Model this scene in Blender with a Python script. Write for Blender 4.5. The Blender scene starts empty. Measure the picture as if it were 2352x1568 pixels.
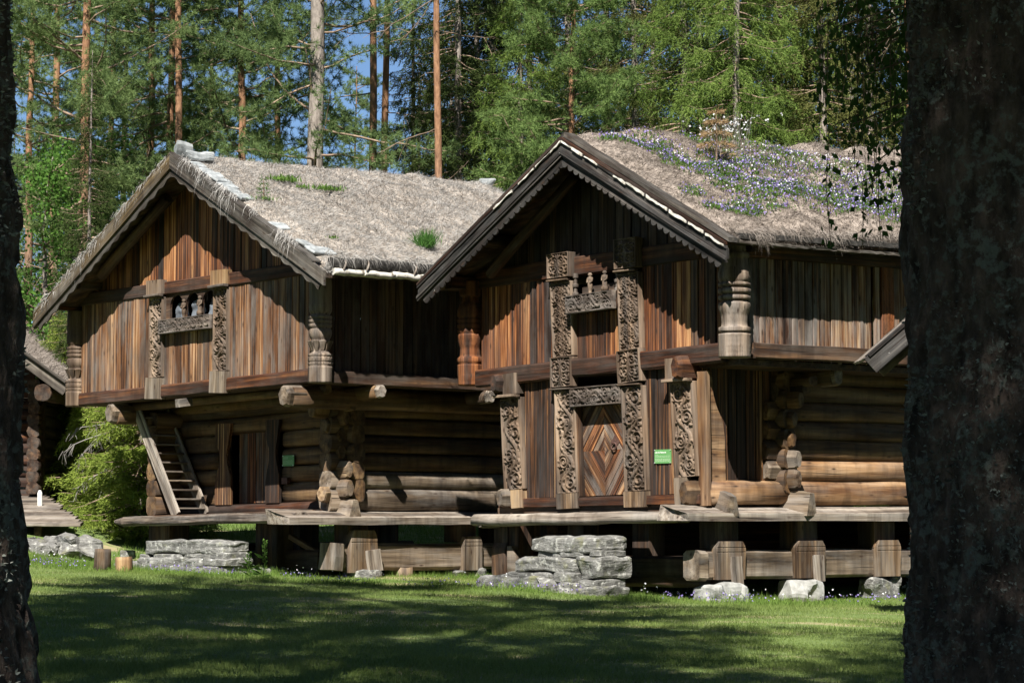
import bpy, math, random
import numpy as np
from math import sin, cos, tan, pi, radians, sqrt, atan2, ceil
from mathutils import Matrix, Vector

S = bpy.context.scene
COL = S.collection

# ------------------------------------------------------------------ camera, sky, sun, exposure
cam_d = bpy.data.cameras.new('camera'); cam = bpy.data.objects.new('camera', cam_d); COL.objects.link(cam)
cam.location = (0, 0, 1.5)
cam.rotation_euler = (radians(90) + math.atan(406 / 5400.0), 0, 0)
cam_d.sensor_width = 36.0; cam_d.lens = 36.0 * 5400 / 2352
cam_d.clip_start = 0.1; cam_d.clip_end = 3000
S.camera = cam
SUN_EL, SUN_AZ = 49.0, 191.0          # azimuth clockwise from +Y (the view direction)
W_ = bpy.data.worlds.new('World'); S.world = W_; W_.use_nodes = True
nt = W_.node_tree; bg = nt.nodes['Background']
sky = nt.nodes.new('ShaderNodeTexSky'); sky.sky_type = 'NISHITA'; sky.sun_disc = False
sky.sun_elevation = radians(SUN_EL); sky.sun_rotation = radians(SUN_AZ)
sky.altitude = 1800; sky.air_density = 1.0; sky.dust_density = 0.1; sky.ozone_density = 5.0
nt.links.new(sky.outputs[0], bg.inputs[0]); bg.inputs[1].default_value = 0.05
sun_d = bpy.data.lights.new('sun', 'SUN'); sun = bpy.data.objects.new('sun', sun_d); COL.objects.link(sun)
sun_d.energy = 5.0; sun_d.angle = radians(0.5); sun_d.color = (1.0, 0.95, 0.87)
_e, _a = radians(SUN_EL), radians(SUN_AZ)
SDIR = Vector((sin(_a) * cos(_e), cos(_a) * cos(_e), sin(_e)))      # towards the sun
sun.rotation_euler = SDIR.to_track_quat('Z', 'Y').to_euler()
S.view_settings.view_transform = 'Standard'; S.view_settings.look = 'None'
S.view_settings.gamma = 1.0; S.view_settings.use_curve_mapping = False
S.view_settings.exposure = 1.22
S.render.engine = 'CYCLES'
cy = S.cycles
cy.max_bounces = 4; cy.diffuse_bounces = 2; cy.glossy_bounces = 2; cy.transmission_bounces = 3; cy.transparent_max_bounces = 4
cy.caustics_reflective = False; cy.caustics_refractive = False
cy.use_adaptive_sampling = True; cy.adaptive_threshold = 0.02
try:
    cy.use_denoising = True; cy.denoiser = 'OPENIMAGEDENOISE'; cy.denoising_input_passes = 'RGB_ALBEDO_NORMAL'; cy.denoising_prefilter = 'ACCURATE'
except Exception: pass
cy.sample_clamp_indirect = 4.0

RND = random.Random(7)
RG = np.random.default_rng(11)

# ------------------------------------------------------------------ helpers
WM = {}                                                # world matrix of each object by name

def link(o, parent, M):
    COL.objects.link(o)
    if parent is not None:
        o.parent = parent; o.matrix_parent_inverse = WM[parent.name].inverted()
    o.matrix_basis = M; WM[o.name] = M.copy()
    return o

def tag(o, label=None, cat=None, group=None, kind=None):
    if label: o['label'] = label
    if cat: o['category'] = cat
    if group: o['group'] = group
    if kind: o['kind'] = kind
    return o

def thing(name, loc, label, cat, group=None):
    o = bpy.data.objects.new(name, None); o.empty_display_size = 0.2
    link(o, None, Matrix.Translation(Vector(loc)))
    return tag(o, label, cat, group)

def mesh(name, V, F, mats, smooth=False):
    me = bpy.data.meshes.new(name)
    if isinstance(F, np.ndarray):
        V = np.asarray(V, np.float32).reshape(-1, 3); k = F.shape[1]
        me.vertices.add(len(V)); me.vertices.foreach_set('co', V.ravel())
        me.loops.add(F.size); me.loops.foreach_set('vertex_index', F.astype(np.int32).ravel())
        me.polygons.add(len(F)); me.polygons.foreach_set('loop_start', np.arange(0, F.size, k, dtype=np.int32))
        me.update(calc_edges=True)
    else:
        me.from_pydata([tuple(v) for v in V], [], [list(f) for f in F])
    if not isinstance(mats, (list, tuple)): mats = [mats]
    for m in mats: me.materials.append(m)
    if smooth: me.polygons.foreach_set('use_smooth', np.ones(len(me.polygons), bool))
    me.update()
    return me

def obj(name, V, F, mat, parent=None, M=None, smooth=False):
    o = bpy.data.objects.new(name, mesh(name, V, F, mat, smooth))
    return link(o, parent, M if M is not None else (Matrix.Identity(4)))

def frame(p0, p1, up):
    p0 = Vector(p0); X = (Vector(p1) - p0); L = X.length; X.normalize()
    Z = Vector(up); Z = Z - X * Z.dot(X); Z.normalize(); Y = Z.cross(X)
    M = Matrix(((X.x, Y.x, Z.x, p0.x), (X.y, Y.y, Z.y, p0.y), (X.z, Y.z, Z.z, p0.z), (0, 0, 0, 1)))
    return M, L

def sect_rect(w, h, c):
    a, b = w / 2, h / 2
    return [(-a + c, -b), (a - c, -b), (a, -b + c), (a, b - c), (a - c, b), (-a + c, b), (-a, b - c), (-a, -b + c)]
def sect_log(w, h, n=12, p=1.0):
    r = []
    for i in range(n):
        t = 2 * pi * i / n; c, s_ = cos(t), sin(t)
        r.append((w / 2 * math.copysign(abs(c) ** p, c), h / 2 * math.copysign(abs(s_) ** p, s_)))
    return r

def sweep(sec, xs, scale=None, shift=None, jit=0.0, rnd=RND):
    n = len(sec); V = []; F = []
    ph = [rnd.uniform(-1, 1) for _ in sec]
    for k, x in enumerate(xs):
        sc = scale[k] if scale else (1, 1)
        if not isinstance(sc, (tuple, list)): sc = (sc, sc)
        sh = shift[k] if shift else (0, 0)
        for i, (y, z) in enumerate(sec):
            j = jit * (0.5 * ph[i] + rnd.uniform(-1, 1) * .6)
            m = 1 + j / max(.03, sqrt(y * y + z * z))
            V.append((x + (rnd.uniform(-.6, .6) * jit if k in (0, len(xs) - 1) else 0), y * sc[0] * m + sh[0], z * sc[1] * m + sh[1]))
    for k in range(len(xs) - 1):
        for i in range(n):
            a = k * n + i; b = k * n + (i + 1) % n
            F.append((a, b, b + n, a + n))
    F.append(tuple(range(n - 1, -1, -1))); F.append(tuple(range((len(xs) - 1) * n, len(xs) * n)))
    return V, F

def beam(parent, name, p0, p1, w, h, up, mat, jit=.004, c=.008, seg=.9, log=False, scale=None, smooth=False, label=None, n=12, p=1.0):
    M, L = frame(p0, p1, up)
    K = max(2, int(L / seg) + 1)
    xs = [L * i / (K - 1) for i in range(K)]
    sec = sect_log(w, h, n, p) if log else sect_rect(w, h, min(c, w * .3, h * .3))
    sh = [(RND.uniform(-1, 1) * jit * .6, RND.uniform(-1, 1) * jit * .6) for _ in xs]
    V, F = sweep(sec, xs, [scale(i / (K - 1)) for i in range(K)] if scale else None, sh, jit)
    o = obj(name, V, F, mat, parent, M, smooth)
    if log and smooth:
        o.data.polygons[-1].use_smooth = False; o.data.polygons[-2].use_smooth = False
    if label: o['label'] = label
    return o

def prism(parent, name, poly, O, X, Y, th, mat, M2=None):
    """poly in (X,Y) coords, extruded by th along X x Y"""
    X = Vector(X).normalized(); Z = X.cross(Vector(Y)).normalized(); Y = Z.cross(X); O = Vector(O)
    M = Matrix(((X.x, Y.x, Z.x, O.x), (X.y, Y.y, Z.y, O.y), (X.z, Y.z, Z.z, O.z), (0, 0, 0, 1)))
    ar = sum(poly[i][0] * poly[(i + 1) % len(poly)][1] - poly[(i + 1) % len(poly)][0] * poly[i][1] for i in range(len(poly)))
    if ar < 0: poly = poly[::-1]
    n = len(poly)
    V = [(x, y, 0) for x, y in poly] + [(x, y, th) for x, y in poly]
    F = [tuple(range(n - 1, -1, -1)), tuple(range(n, 2 * n))] + [(i, (i + 1) % n, (i + 1) % n + n, i + n) for i in range(n)]
    return obj(name, V, F, mat, parent, M)

def vnoise(P, seed=0):
    P = np.asarray(P, float) + seed * 17.31
    i = np.floor(P).astype(np.int64); f = P - i; f = f * f * (3 - 2 * f)
    def h(a, b, c):
        n = (a * 374761393 + b * 668265263 + c * 2147483647 + seed * 1274126177) & 0xffffffff
        n = ((n ^ (n >> 13)) * 1274126177) & 0xffffffff
        n = n ^ (n >> 16)
        return (n & 0xffff) / 65535.0
    x, y, z = i[:, 0], i[:, 1], i[:, 2]; r = 0
    for dx in (0, 1):
        for dy in (0, 1):
            for dz in (0, 1):
                r = r + h(x + dx, y + dy, z + dz) * (f[:, 0] if dx else 1 - f[:, 0]) * (f[:, 1] if dy else 1 - f[:, 1]) * (f[:, 2] if dz else 1 - f[:, 2])
    return r * 2 - 1
def fbm(P, seed=0, o=4):
    r = 0; a = 1.0; P = np.asarray(P, float)
    for k in range(o): r = r + a * vnoise(P * 2 ** k, seed + k); a *= .5
    return r

def gz(x, y):
    """ground height"""
    x = np.asarray(x, float); y = np.asarray(y, float)
    sm = lambda a, b, v: (lambda t: t * t * (3 - 2 * t))(np.clip((v - a) / (b - a), 0, 1))
    z = .25 - .03 * np.clip(x, -14, 10) + .012 * (np.clip(y, 0, 46) - 40)
    z = z + .095 * np.clip(y - 47.5, 0, 22) * sm(46, 52, y) + .02 * np.clip(y - 70, 0, 60)
    z = z + sm(-8.2, -10.2, x) * sm(44.5, 49, y) * .45
    z = z + .03 * np.sin(x * .9 + 1) * np.sin(y * .5) * sm(6, 20, y)
    return z
def gzf(x, y): return float(gz(np.array([x]), np.array([y]))[0])

# ------------------------------------------------------------------ materials
def new_mat(name):
    m = bpy.data.materials.new(name); m.use_nodes = True
    t = m.node_tree; b = t.nodes['Principled BSDF']
    b.inputs['Specular IOR Level'].default_value = .25
    return m, t, b
def nd(t, ty, **k):
    n = t.nodes.new(ty)
    for a, v in k.items(): setattr(n, a, v)
    return n
def ramp(t, stops, interp='LINEAR'):
    r = nd(t, 'ShaderNodeValToRGB'); e = r.color_ramp; e.interpolation = interp
    while len(e.elements) < len(stops): e.elements.new(.5)
    for i, (p, c) in enumerate(stops):
        e.elements[i].position = p; e.elements[i].color = (*c, 1) if len(c) == 3 else c
    return r
def mth(t, op, a, b=None, clamp=False):
    n = nd(t, 'ShaderNodeMath', operation=op, use_clamp=clamp)
    for i, v in enumerate((a, b)):
        if v is None: continue
        if isinstance(v, (int, float)): n.inputs[i].default_value = v
        else: t.links.new(v, n.inputs[i])
    return n.outputs[0]
def mixc(t, fac, a, b, mode='MIX'):
    n = nd(t, 'ShaderNodeMix', data_type='RGBA', blend_type=mode)
    for s_, v in ((0, fac), (6, a), (7, b)):
        if isinstance(v, (int, float)): n.inputs[s_].default_value = v
        elif isinstance(v, tuple): n.inputs[s_].default_value = (*v, 1)
        else: t.links.new(v, n.inputs[s_])
    return n.outputs[2]
def noise(t, vec, sc, det=4, rough=.55, dist=0):
    n = nd(t, 'ShaderNodeTexNoise'); n.inputs['Scale'].default_value = sc; n.inputs['Detail'].default_value = det
    n.inputs['Roughness'].default_value = rough; n.inputs['Distortion'].default_value = dist
    if vec is not None: t.links.new(vec, n.inputs['Vector'])
    return n.outputs['Fac']
def mapping(t, vec, scale):
    n = nd(t, 'ShaderNodeMapping'); n.inputs['Scale'].default_value = scale; t.links.new(vec, n.inputs['Vector']); return n.outputs[0]

WMUL = .60
def wood(name, stops, grey=(.2, .18, .16), gamt=.35, fine=.5, spread=.35, ends=0.0, bump=.5, streak=11.0, lichen=None, rough=.75, pw=1.3, stain=.6):
    """grain runs along the piece's own X; each piece differs by its object random"""
    m, t, b = new_mat(name)
    stops = [(p, tuple(WMUL * .32 * (x / .32) ** pw for x in c_)) for p, c_ in stops]; grey = tuple(x * WMUL for x in grey)
    tc = nd(t, 'ShaderNodeTexCoord'); oi = nd(t, 'ShaderNodeObjectInfo')
    off = nd(t, 'ShaderNodeVectorMath', operation='SCALE'); off.inputs[0].default_value = (37.0, 91.0, 53.0)
    t.links.new(oi.outputs['Random'], off.inputs['Scale'])
    v = nd(t, 'ShaderNodeVectorMath', operation='ADD'); t.links.new(tc.outputs['Object'], v.inputs[0]); t.links.new(off.outputs[0], v.inputs[1]); v = v.outputs[0]
    n1 = noise(t, mapping(t, v, (.35, streak, streak)), 1.0, 4, .6, .15)
    n2 = noise(t, mapping(t, v, (1.6, 70, 70)), 1.0, 3, .6)
    n3 = noise(t, mapping(t, v, (.8, 3.0, 3.0)), 1.3, 5, .62)
    f = mth(t, 'ADD', mth(t, 'MULTIPLY', n1, 2.5), mth(t, 'MULTIPLY', n2, fine * .7))
    f = mth(t, 'ADD', f, mth(t, 'MULTIPLY', mth(t, 'SUBTRACT', oi.outputs['Random'], .5), spread))
    f = mth(t, 'SUBTRACT', f, .74 + fine * .35)
    r = ramp(t, stops); t.links.new(f, r.inputs[0]); c = r.outputs[0]
    # weathered grey fibres
    g = mth(t, 'MULTIPLY', mth(t, 'SMOOTHSTEP' if False else 'SUBTRACT', n3, .42, True), 4.0, True)
    g = mth(t, 'MULTIPLY', g, mth(t, 'ADD', mth(t, 'MULTIPLY', n2, gamt * 1.2), gamt * .4), True)
    c = mixc(t, g, c, grey)
    # stains that run on over neighbouring pieces
    ge = nd(t, 'ShaderNodeNewGeometry'); n6 = noise(t, mapping(t, ge.outputs['Position'], (1.1, 1.1, .45)), 1.0, 4, .6)
    n7 = noise(t, mapping(t, ge.outputs['Position'], (5.0, 5.0, .7)), 1.0, 3, .55)
    st = mth(t, 'MULTIPLY', mth(t, 'SUBTRACT', mth(t, 'ADD', mth(t, 'MULTIPLY', n6, .6), mth(t, 'MULTIPLY', n7, .6)), .56, True), 5.0, True)
    c = mixc(t, mth(t, 'MULTIPLY', st, stain), c, (.022, .014, .010))
    # knots and pinholes
    vo = nd(t, 'ShaderNodeTexVoronoi'); vo.inputs['Scale'].default_value = 1.0
    t.links.new(mapping(t, v, (2.2, 6.5, 6.5)), vo.inputs['Vector'])
    k = mth(t, 'MULTIPLY', mth(t, 'SUBTRACT', .17, vo.outputs['Distance'], True), 7.0, True)
    c = mixc(t, k, c, (.035, .02, .013))
    # drying checks
    n4 = noise(t, mapping(t, v, (.5, 26, 26)), 1.0, 2, .5)
    ck = mth(t, 'MULTIPLY', mth(t, 'SUBTRACT', .345, n4, True), 22.0, True)
    c = mixc(t, mth(t, 'MULTIPLY', ck, .75), c, (.02, .013, .01))
    if lichen:
        n5 = noise(t, v, 16.0, 3, .6); l = mth(t, 'MULTIPLY', mth(t, 'SUBTRACT', n5, 1 - lichen[1], True), 14.0, True)
        c = mixc(t, l, c, lichen[0])
    t.links.new(c, b.inputs['Base Color']); b.inputs['Roughness'].default_value = rough
    bp = nd(t, 'ShaderNodeBump'); bp.inputs['Strength'].default_value = bump; bp.inputs['Distance'].default_value = .012
    hh = mth(t, 'SUBTRACT', mth(t, 'ADD', n2, mth(t, 'MULTIPLY', n1, .8)), mth(t, 'MULTIPLY', ck, 1.0))
    t.links.new(hh, bp.inputs['Height']); t.links.new(bp.outputs[0], b.inputs['Normal'])
    return m

M_boardR = wood('warm_brown_board', [(.0, (.025, .013, .009)), (.28, (.105, .043, .019)), (.52, (.25, .108, .045)), (.76, (.41, .20, .09)), (1, (.68, .42, .22))], (.20, .16, .14), .3, 1.0, .5, streak=22)
M_boardRg = wood('blackened_brown_board', [(.0, (.022, .014, .012)), (.4, (.065, .042, .032)), (.7, (.13, .085, .062)), (1, (.26, .17, .11))], (.15, .14, .14), .5, 1.0, .6, streak=20)
M_boardLow = wood('dark_streaked_board', [(.0, (.02, .013, .010)), (.45, (.075, .044, .028)), (.68, (.20, .10, .046)), (.85, (.36, .20, .095)), (1, (.60, .42, .25))], (.14, .13, .13), .3, 1.0, .5, streak=24)
M_boardL = wood('tan_weathered_board', [(.0, (.035, .02, .013)), (.3, (.13, .062, .030)), (.55, (.26, .138, .070)), (.8, (.42, .255, .14)), (1, (.60, .43, .28))], (.27, .245, .22), .7, 1.0, .4, streak=20)
M_boardS = wood('weathered_side_board', [(.0, (.025, .014, .010)), (.36, (.095, .045, .024)), (.58, (.24, .125, .062)), (.8, (.40, .27, .17)), (1, (.58, .45, .32))], (.36, .33, .30), .8, 1.0, .55, streak=16)
M_dark = wood('dark_tarred_beam', [(.0, (.018, .010, .007)), (.4, (.06, .027, .014)), (.7, (.13, .055, .026)), (1, (.27, .13, .055))], (.15, .13, .115), .4, .6, .3, streak=9)
M_darkL = wood('dark_brown_beam', [(.0, (.02, .013, .009)), (.4, (.075, .043, .027)), (.7, (.15, .09, .055)), (1, (.27, .17, .10))], (.2, .175, .15), .5, .6, .3, streak=9)
M_grey = wood('grey_weathered_wood', [(.0, (.05, .042, .035)), (.30, (.20, .165, .135)), (.6, (.36, .31, .26)), (1, (.55, .50, .44))], (.36, .34, .32), .5, .7, .3, streak=9)
M_black = wood('black_verge_wood', [(.0, (.010, .009, .009)), (.45, (.035, .032, .030)), (.75, (.085, .078, .072)), (1, (.22, .20, .185))], (.17, .165, .16), .45, .8, .2, streak=14, lichen=((.5, .5, .47), .29))
M_vergeL = wood('ochre_grey_verge_wood', [(.0, (.04, .03, .02)), (.4, (.11, .082, .048)), (.7, (.20, .15, .085)), (1, (.33, .26, .15))], (.3, .28, .25), .5, .6, .5, streak=9, lichen=((.42, .42, .36), .27))
M_vergeG = wood('grey_brown_verge_wood', [(.0, (.03, .026, .022)), (.4, (.09, .08, .068)), (.7, (.18, .16, .138)), (1, (.32, .29, .25))], (.25, .24, .225), .45, .6, .4, streak=9, lichen=((.3, .3, .2), .25))
M_boardShade = wood('shade_dark_side_board', [(.0, (.03, .018, .012)), (.35, (.085, .05, .032)), (.65, (.16, .10, .066)), (1, (.32, .22, .15))], (.24, .21, .19), .6, .7, .6, streak=10)  # left house side boards: deep shade put into the colour
M_log = wood('ochre_log', [(.0, (.045, .028, .016)), (.35, (.13, .078, .040)), (.65, (.23, .145, .075)), (1, (.36, .25, .14))], (.24, .21, .18), .35, .5, .35, streak=6)
M_logR = wood('honey_brown_log', [(.0, (.07, .035, .018)), (.30, (.22, .125, .066)), (.6, (.37, .235, .13)), (1, (.58, .41, .26))], (.34, .30, .26), .35, .5, .3, streak=5)
M_logG = wood('grey_brown_log', [(.0, (.06, .045, .032)), (.32, (.18, .14, .102)), (.62, (.31, .25, .19)), (1, (.48, .41, .33))], (.34, .32, .30), .5, .6, .3, streak=6)
M_carve = wood('carved_grey_brown_wood', [(.0, (.06, .042, .029)), (.35, (.17, .122, .086)), (.65, (.29, .215, .155)), (1, (.44, .345, .26))], (.29, .26, .23), .4, .5, .2, streak=7, bump=.3)
M_carveD = wood('carved_dark_wood', [(.0, (.04, .033, .028)), (.35, (.11, .09, .075)), (.65, (.2, .165, .14)), (1, (.34, .29, .24))], (.3, .28, .26), .5, .5, .15, streak=7, bump=.3)
M_postO = wood('orange_turned_wood', [(.0, (.05, .022, .012)), (.35, (.17, .07, .03)), (.65, (.34, .15, .06)), (1, (.5, .26, .11))], (.2, .16, .13), .3, .5, .1, streak=8)
M_postG = wood('pale_turned_wood', [(.0, (.07, .052, .04)), (.35, (.20, .155, .12)), (.65, (.36, .29, .23)), (1, (.52, .45, .37))], (.42, .39, .36), .5, .5, .1, streak=8)
M_fresh = wood('cut_end_wood', [(.0, (.10, .055, .025)), (.4, (.30, .18, .09)), (.7, (.44, .30, .165)), (1, (.56, .43, .27))], (.36, .32, .27), .3, .6, .3, streak=10)
M_stump = wood('stump_wood', [(.0, (.08, .05, .03)), (.4, (.2, .14, .09)), (.7, (.33, .24, .16)), (1, (.5, .38, .25))], (.33, .31, .28), .5, .6, .6, streak=9)

def simple(name, col, rough=.7, col2=None, sc=8.0, metal=0.0, bump=0.0, thr=(.35, .65), coord='Object'):
    m, t, b = new_mat(name); b.inputs['Roughness'].default_value = rough; b.inputs['Metallic'].default_value = metal
    if col2 is None: b.inputs['Base Color'].default_value = (*col, 1)
    else:
        tc = nd(t, 'ShaderNodeTexCoord'); n = noise(t, tc.outputs[coord], sc, 5, .6)
        r = ramp(t, [(thr[0], col), (thr[1], col2)]); t.links.new(n, r.inputs[0]); t.links.new(r.outputs[0], b.inputs['Base Color'])
        if bump:
            bp = nd(t, 'ShaderNodeBump'); bp.inputs['Strength'].default_value = bump; bp.inputs['Distance'].default_value = .03
            t.links.new(n, bp.inputs['Height']); t.links.new(bp.outputs[0], b.inputs['Normal'])
    return m

def leafmat(name, c1, c2, trans=.3, sc=1.5, island=True):
    m = bpy.data.materials.new(name); m.use_nodes = True; t = m.node_tree
    t.nodes.remove(t.nodes['Principled BSDF']); out = t.nodes['Material Output']
    ge = nd(t, 'ShaderNodeNewGeometry'); tc = nd(t, 'ShaderNodeTexCoord'); oi = nd(t, 'ShaderNodeObjectInfo')
    n = noise(t, tc.outputs['Object'], sc, 3, .5)
    f = mth(t, 'ADD', mth(t, 'MULTIPLY', ge.outputs['Random Per Island'], .55), mth(t, 'MULTIPLY', n, .9))
    f = mth(t, 'ADD', mth(t, 'SUBTRACT', f, .35), mth(t, 'MULTIPLY', mth(t, 'SUBTRACT', oi.outputs['Random'], .5), .35), True)
    c = mixc(t, f, c1, c2)
    d = nd(t, 'ShaderNodeBsdfDiffuse'); tr = nd(t, 'ShaderNodeBsdfTranslucent'); mx = nd(t, 'ShaderNodeMixShader')
    t.links.new(c, d.inputs[0]); t.links.new(c, tr.inputs[0]); mx.inputs[0].default_value = trans
    t.links.new(d.outputs[0], mx.inputs[1]); t.links.new(tr.outputs[0], mx.inputs[2]); t.links.new(mx.outputs[0], out.inputs[0])
    return m
M_pine = leafmat('pine_needles', (.10, .158, .062), (.27, .35, .13), .4)
M_pineY = leafmat('young_pine_needles', (.09, .152, .052), (.235, .33, .105), .4)
M_spruce = leafmat('spruce_needles', (.10, .16, .04), (.30, .40, .10), .4)
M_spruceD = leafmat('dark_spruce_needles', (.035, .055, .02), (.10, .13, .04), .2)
M_spruceB = leafmat('olive_spruce_needles', (.06, .075, .025), (.15, .15, .05), .25)
M_bushspr = leafmat('fresh_spruce_needles', (.14, .20, .04), (.37, .45, .09), .45)
M_broad = leafmat('broadleaf', (.05, .12, .025), (.16, .29, .06), .45)
M_birchl = leafmat('birch_leaf', (.05, .10, .025), (.11, .19, .05), .5)
M_deadtw = leafmat('dead_twig', (.16, .15, .14), (.34, .32, .30), .0)
M_lawnb = leafmat('lawn_grass_blade', (.12, .185, .045), (.30, .36, .125), .45, .5)
M_tallb = leafmat('tall_grass_blade', (.08, .15, .03), (.22, .31, .08), .4, .8)
M_sodb = leafmat('dry_grass_blade', (.235, .222, .206), (.49, .475, .455), .2, 1.6)
M_sodbR = leafmat('dry_fine_grass_blade', (.15, .126, .108), (.33, .295, .265), .2, 1.6)
M_green = leafmat('herb_leaf', (.06, .12, .025), (.15, .25, .06), .35)
M_chive = leafmat('chive_leaf', (.05, .13, .03), (.12, .25, .06), .35)
M_brownn = leafmat('dead_brown_needles', (.20, .13, .06), (.40, .29, .17), .2)
M_viol = leafmat('violet_petal', (.19, .14, .40), (.40, .33, .68), .3, 3)
M_stem = leafmat('dead_stem', (.05, .04, .03), (.15, .115, .085), .0)
M_white = leafmat('white_petal', (.65, .66, .68), (.85, .85, .85), .3, 3)

def barkmat(name, lo, hi, z0, z1, lowc):
    """plated grey bark low on the trunk, smooth orange bark higher up"""
    m, t, b = new_mat(name); b.inputs['Roughness'].default_value = .9
    tc = nd(t, 'ShaderNodeTexCoord'); oi = nd(t, 'ShaderNodeObjectInfo')
    sp = nd(t, 'ShaderNodeSeparateXYZ'); t.links.new(tc.outputs['Object'], sp.inputs[0])
    n = noise(t, mapping(t, tc.outputs['Object'], (14, 14, 4)), 1.0, 4, .65)
    n2 = noise(t, mapping(t, tc.outputs['Object'], (2, 2, .8)), 1.0, 3, .5)
    f = mth(t, 'DIVIDE', mth(t, 'SUBTRACT', mth(t, 'ADD', sp.outputs[2], mth(t, 'MULTIPLY', n2, 4)), z0 + 2), z1 - z0, True)
    r1 = ramp(t, [(.32, tuple(x * .35 for x in lowc)), (.6, lowc)]); r2 = ramp(t, [(.3, lo), (.62, hi)])
    t.links.new(n, r1.inputs[0]); t.links.new(n, r2.inputs[0])
    t.links.new(mixc(t, f, r1.outputs[0], r2.outputs[0]), b.inputs['Base Color'])
    bp = nd(t, 'ShaderNodeBump'); bp.inputs['Strength'].default_value = .8; bp.inputs['Distance'].default_value = .04
    t.links.new(n, bp.inputs['Height']); t.links.new(bp.outputs[0], b.inputs['Normal'])
    return m
M_pbark = barkmat('pine_bark', (.12, .06, .032), (.31, .17, .095), 3, 10, (.17, .135, .11))
M_gbark = barkmat('grey_bark', (.12, .10, .085), (.27, .235, .205), 2, 7, (.26, .22, .19))
M_limb = simple('limb_bark', (.12, .085, .06), .9, (.30, .22, .16), 6)

m, t, b = new_mat('foreground_bark'); M_fbark = m; b.inputs['Roughness'].default_value = .95
tc = nd(t, 'ShaderNodeTexCoord')
n = noise(t, mapping(t, tc.outputs['Object'], (9, 9, 3.5)), 1.6, 6, .65); n2 = noise(t, tc.outputs['Object'], 26, 4, .65); n3 = noise(t, tc.outputs['Object'], 3.5, 3, .5)
r = ramp(t, [(.3, (.02, .015, .013)), (.5, (.08, .06, .05)), (.68, (.16, .12, .098))]); t.links.new(n, r.inputs[0])
l = mth(t, 'MULTIPLY', mth(t, 'SUBTRACT', mth(t, 'ADD', n2, mth(t, 'MULTIPLY', n3, .5)), .78, True), 9.0, True)
t.links.new(mixc(t, l, r.outputs[0], (.15, .16, .14)), b.inputs['Base Color'])
bp = nd(t, 'ShaderNodeBump'); bp.inputs['Strength'].default_value = 1.0; bp.inputs['Distance'].default_value = .05
t.links.new(mth(t, 'ADD', n, mth(t, 'MULTIPLY', n2, .35)), bp.inputs['Height']); t.links.new(bp.outputs[0], b.inputs['Normal'])

m, t, b = new_mat('lichen_stone'); M_stone = m; b.inputs['Roughness'].default_value = .9
tc = nd(t, 'ShaderNodeTexCoord'); oi = nd(t, 'ShaderNodeObjectInfo')
off = nd(t, 'ShaderNodeVectorMath', operation='ADD'); t.links.new(tc.outputs['Object'], off.inputs[0])
cb = nd(t, 'ShaderNodeCombineXYZ'); t.links.new(mth(t, 'MULTIPLY', oi.outputs['Random'], 50.0), cb.inputs[0]); t.links.new(cb.outputs[0], off.inputs[1]); v = off.outputs[0]
n = noise(t, mapping(t, v, (3, 3, 9)), 1.5, 7, .65); n2 = noise(t, v, 9, 4, .6); n3 = noise(t, v, 30, 3, .6)
r = ramp(t, [(.3, (.055, .054, .050)), (.5, (.145, .143, .135)), (.7, (.25, .247, .235))]); t.links.new(n, r.inputs[0])
c = mixc(t, mth(t, 'MULTIPLY', mth(t, 'SUBTRACT', n2, .54, True), 9.0, True), r.outputs[0], (.34, .34, .315))
c = mixc(t, mth(t, 'MULTIPLY', mth(t, 'SUBTRACT', n3, .6, True), 8.0, True), c, (.07, .07, .06))
c = mixc(t, mth(t, 'MULTIPLY', mth(t, 'SUBTRACT', noise(t, v, 4, 3, .5), .58, True), 5.0, True), c, (.17, .17, .09))
t.links.new(c, b.inputs['Base Color'])
bp = nd(t, 'ShaderNodeBump'); bp.inputs['Strength'].default_value = .9; bp.inputs['Distance'].default_value = .04
t.links.new(mth(t, 'ADD', n, mth(t, 'MULTIPLY', n3, .3)), bp.inputs['Height']); t.links.new(bp.outputs[0], b.inputs['Normal'])

M_stonep = simple('pale_quartzite', (.17, .17, .16), .85, (.36, .36, .345), 5, bump=.6)
M_slate = simple('slate', (.17, .185, .19), .7, (.34, .36, .365), 7, bump=.4)
M_sod = simple('sod_earth', (.16, .135, .11), .95, (.36, .32, .28), 6, bump=1.0)
M_sodR = simple('brown_sod_earth', (.12, .098, .08), .95, (.30, .255, .22), 6, bump=1.0)
M_bark = simple('birch_bark', (.20, .17, .13), .6, (.56, .54, .49), 7, bump=.4, thr=(.33, .52))
M_cloth = simple('grey_cloth', (.10, .115, .135), .9, (.16, .18, .205), 5)
M_iron = simple('rusty_iron', (.06, .035, .03), .7, (.13, .07, .055), 30, .3)
M_sign = simple('green_sign', (.10, .26, .09), .45, (.115, .285, .10), 4)
M_letter = simple('white_letter', (.75, .80, .72), .5)
M_print = simple('pale_green_print', (.32, .50, .28), .5)
M_screw = simple('steel_screw', (.75, .75, .75), .35, metal=.6)
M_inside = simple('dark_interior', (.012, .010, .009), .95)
M_paint = simple('white_paint', (.72, .72, .70), .6)
M_rope = simple('dark_tar_log', (.012, .011, .010), .8, (.05, .047, .044), 12, bump=.5)

# ground material
m, t, b = new_mat('lawn_ground'); M_ground = m; b.inputs['Roughness'].default_value = 1.0
tc = nd(t, 'ShaderNodeTexCoord'); v = tc.outputs['Object']
n = noise(t, mapping(t, v, (.35, .7, 1)), 1.0, 5, .6); n2 = noise(t, v, 14, 4, .6)
r = ramp(t, [(.3, (.07, .11, .03)), (.55, (.13, .18, .055)), (.75, (.19, .215, .08))]); t.links.new(n2, r.inputs[0])
c = mixc(t, mth(t, 'MULTIPLY', mth(t, 'SUBTRACT', n, .52, True), 7.0, True), r.outputs[0], (.33, .26, .16))
t.links.new(c, b.inputs['Base Color'])

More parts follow.
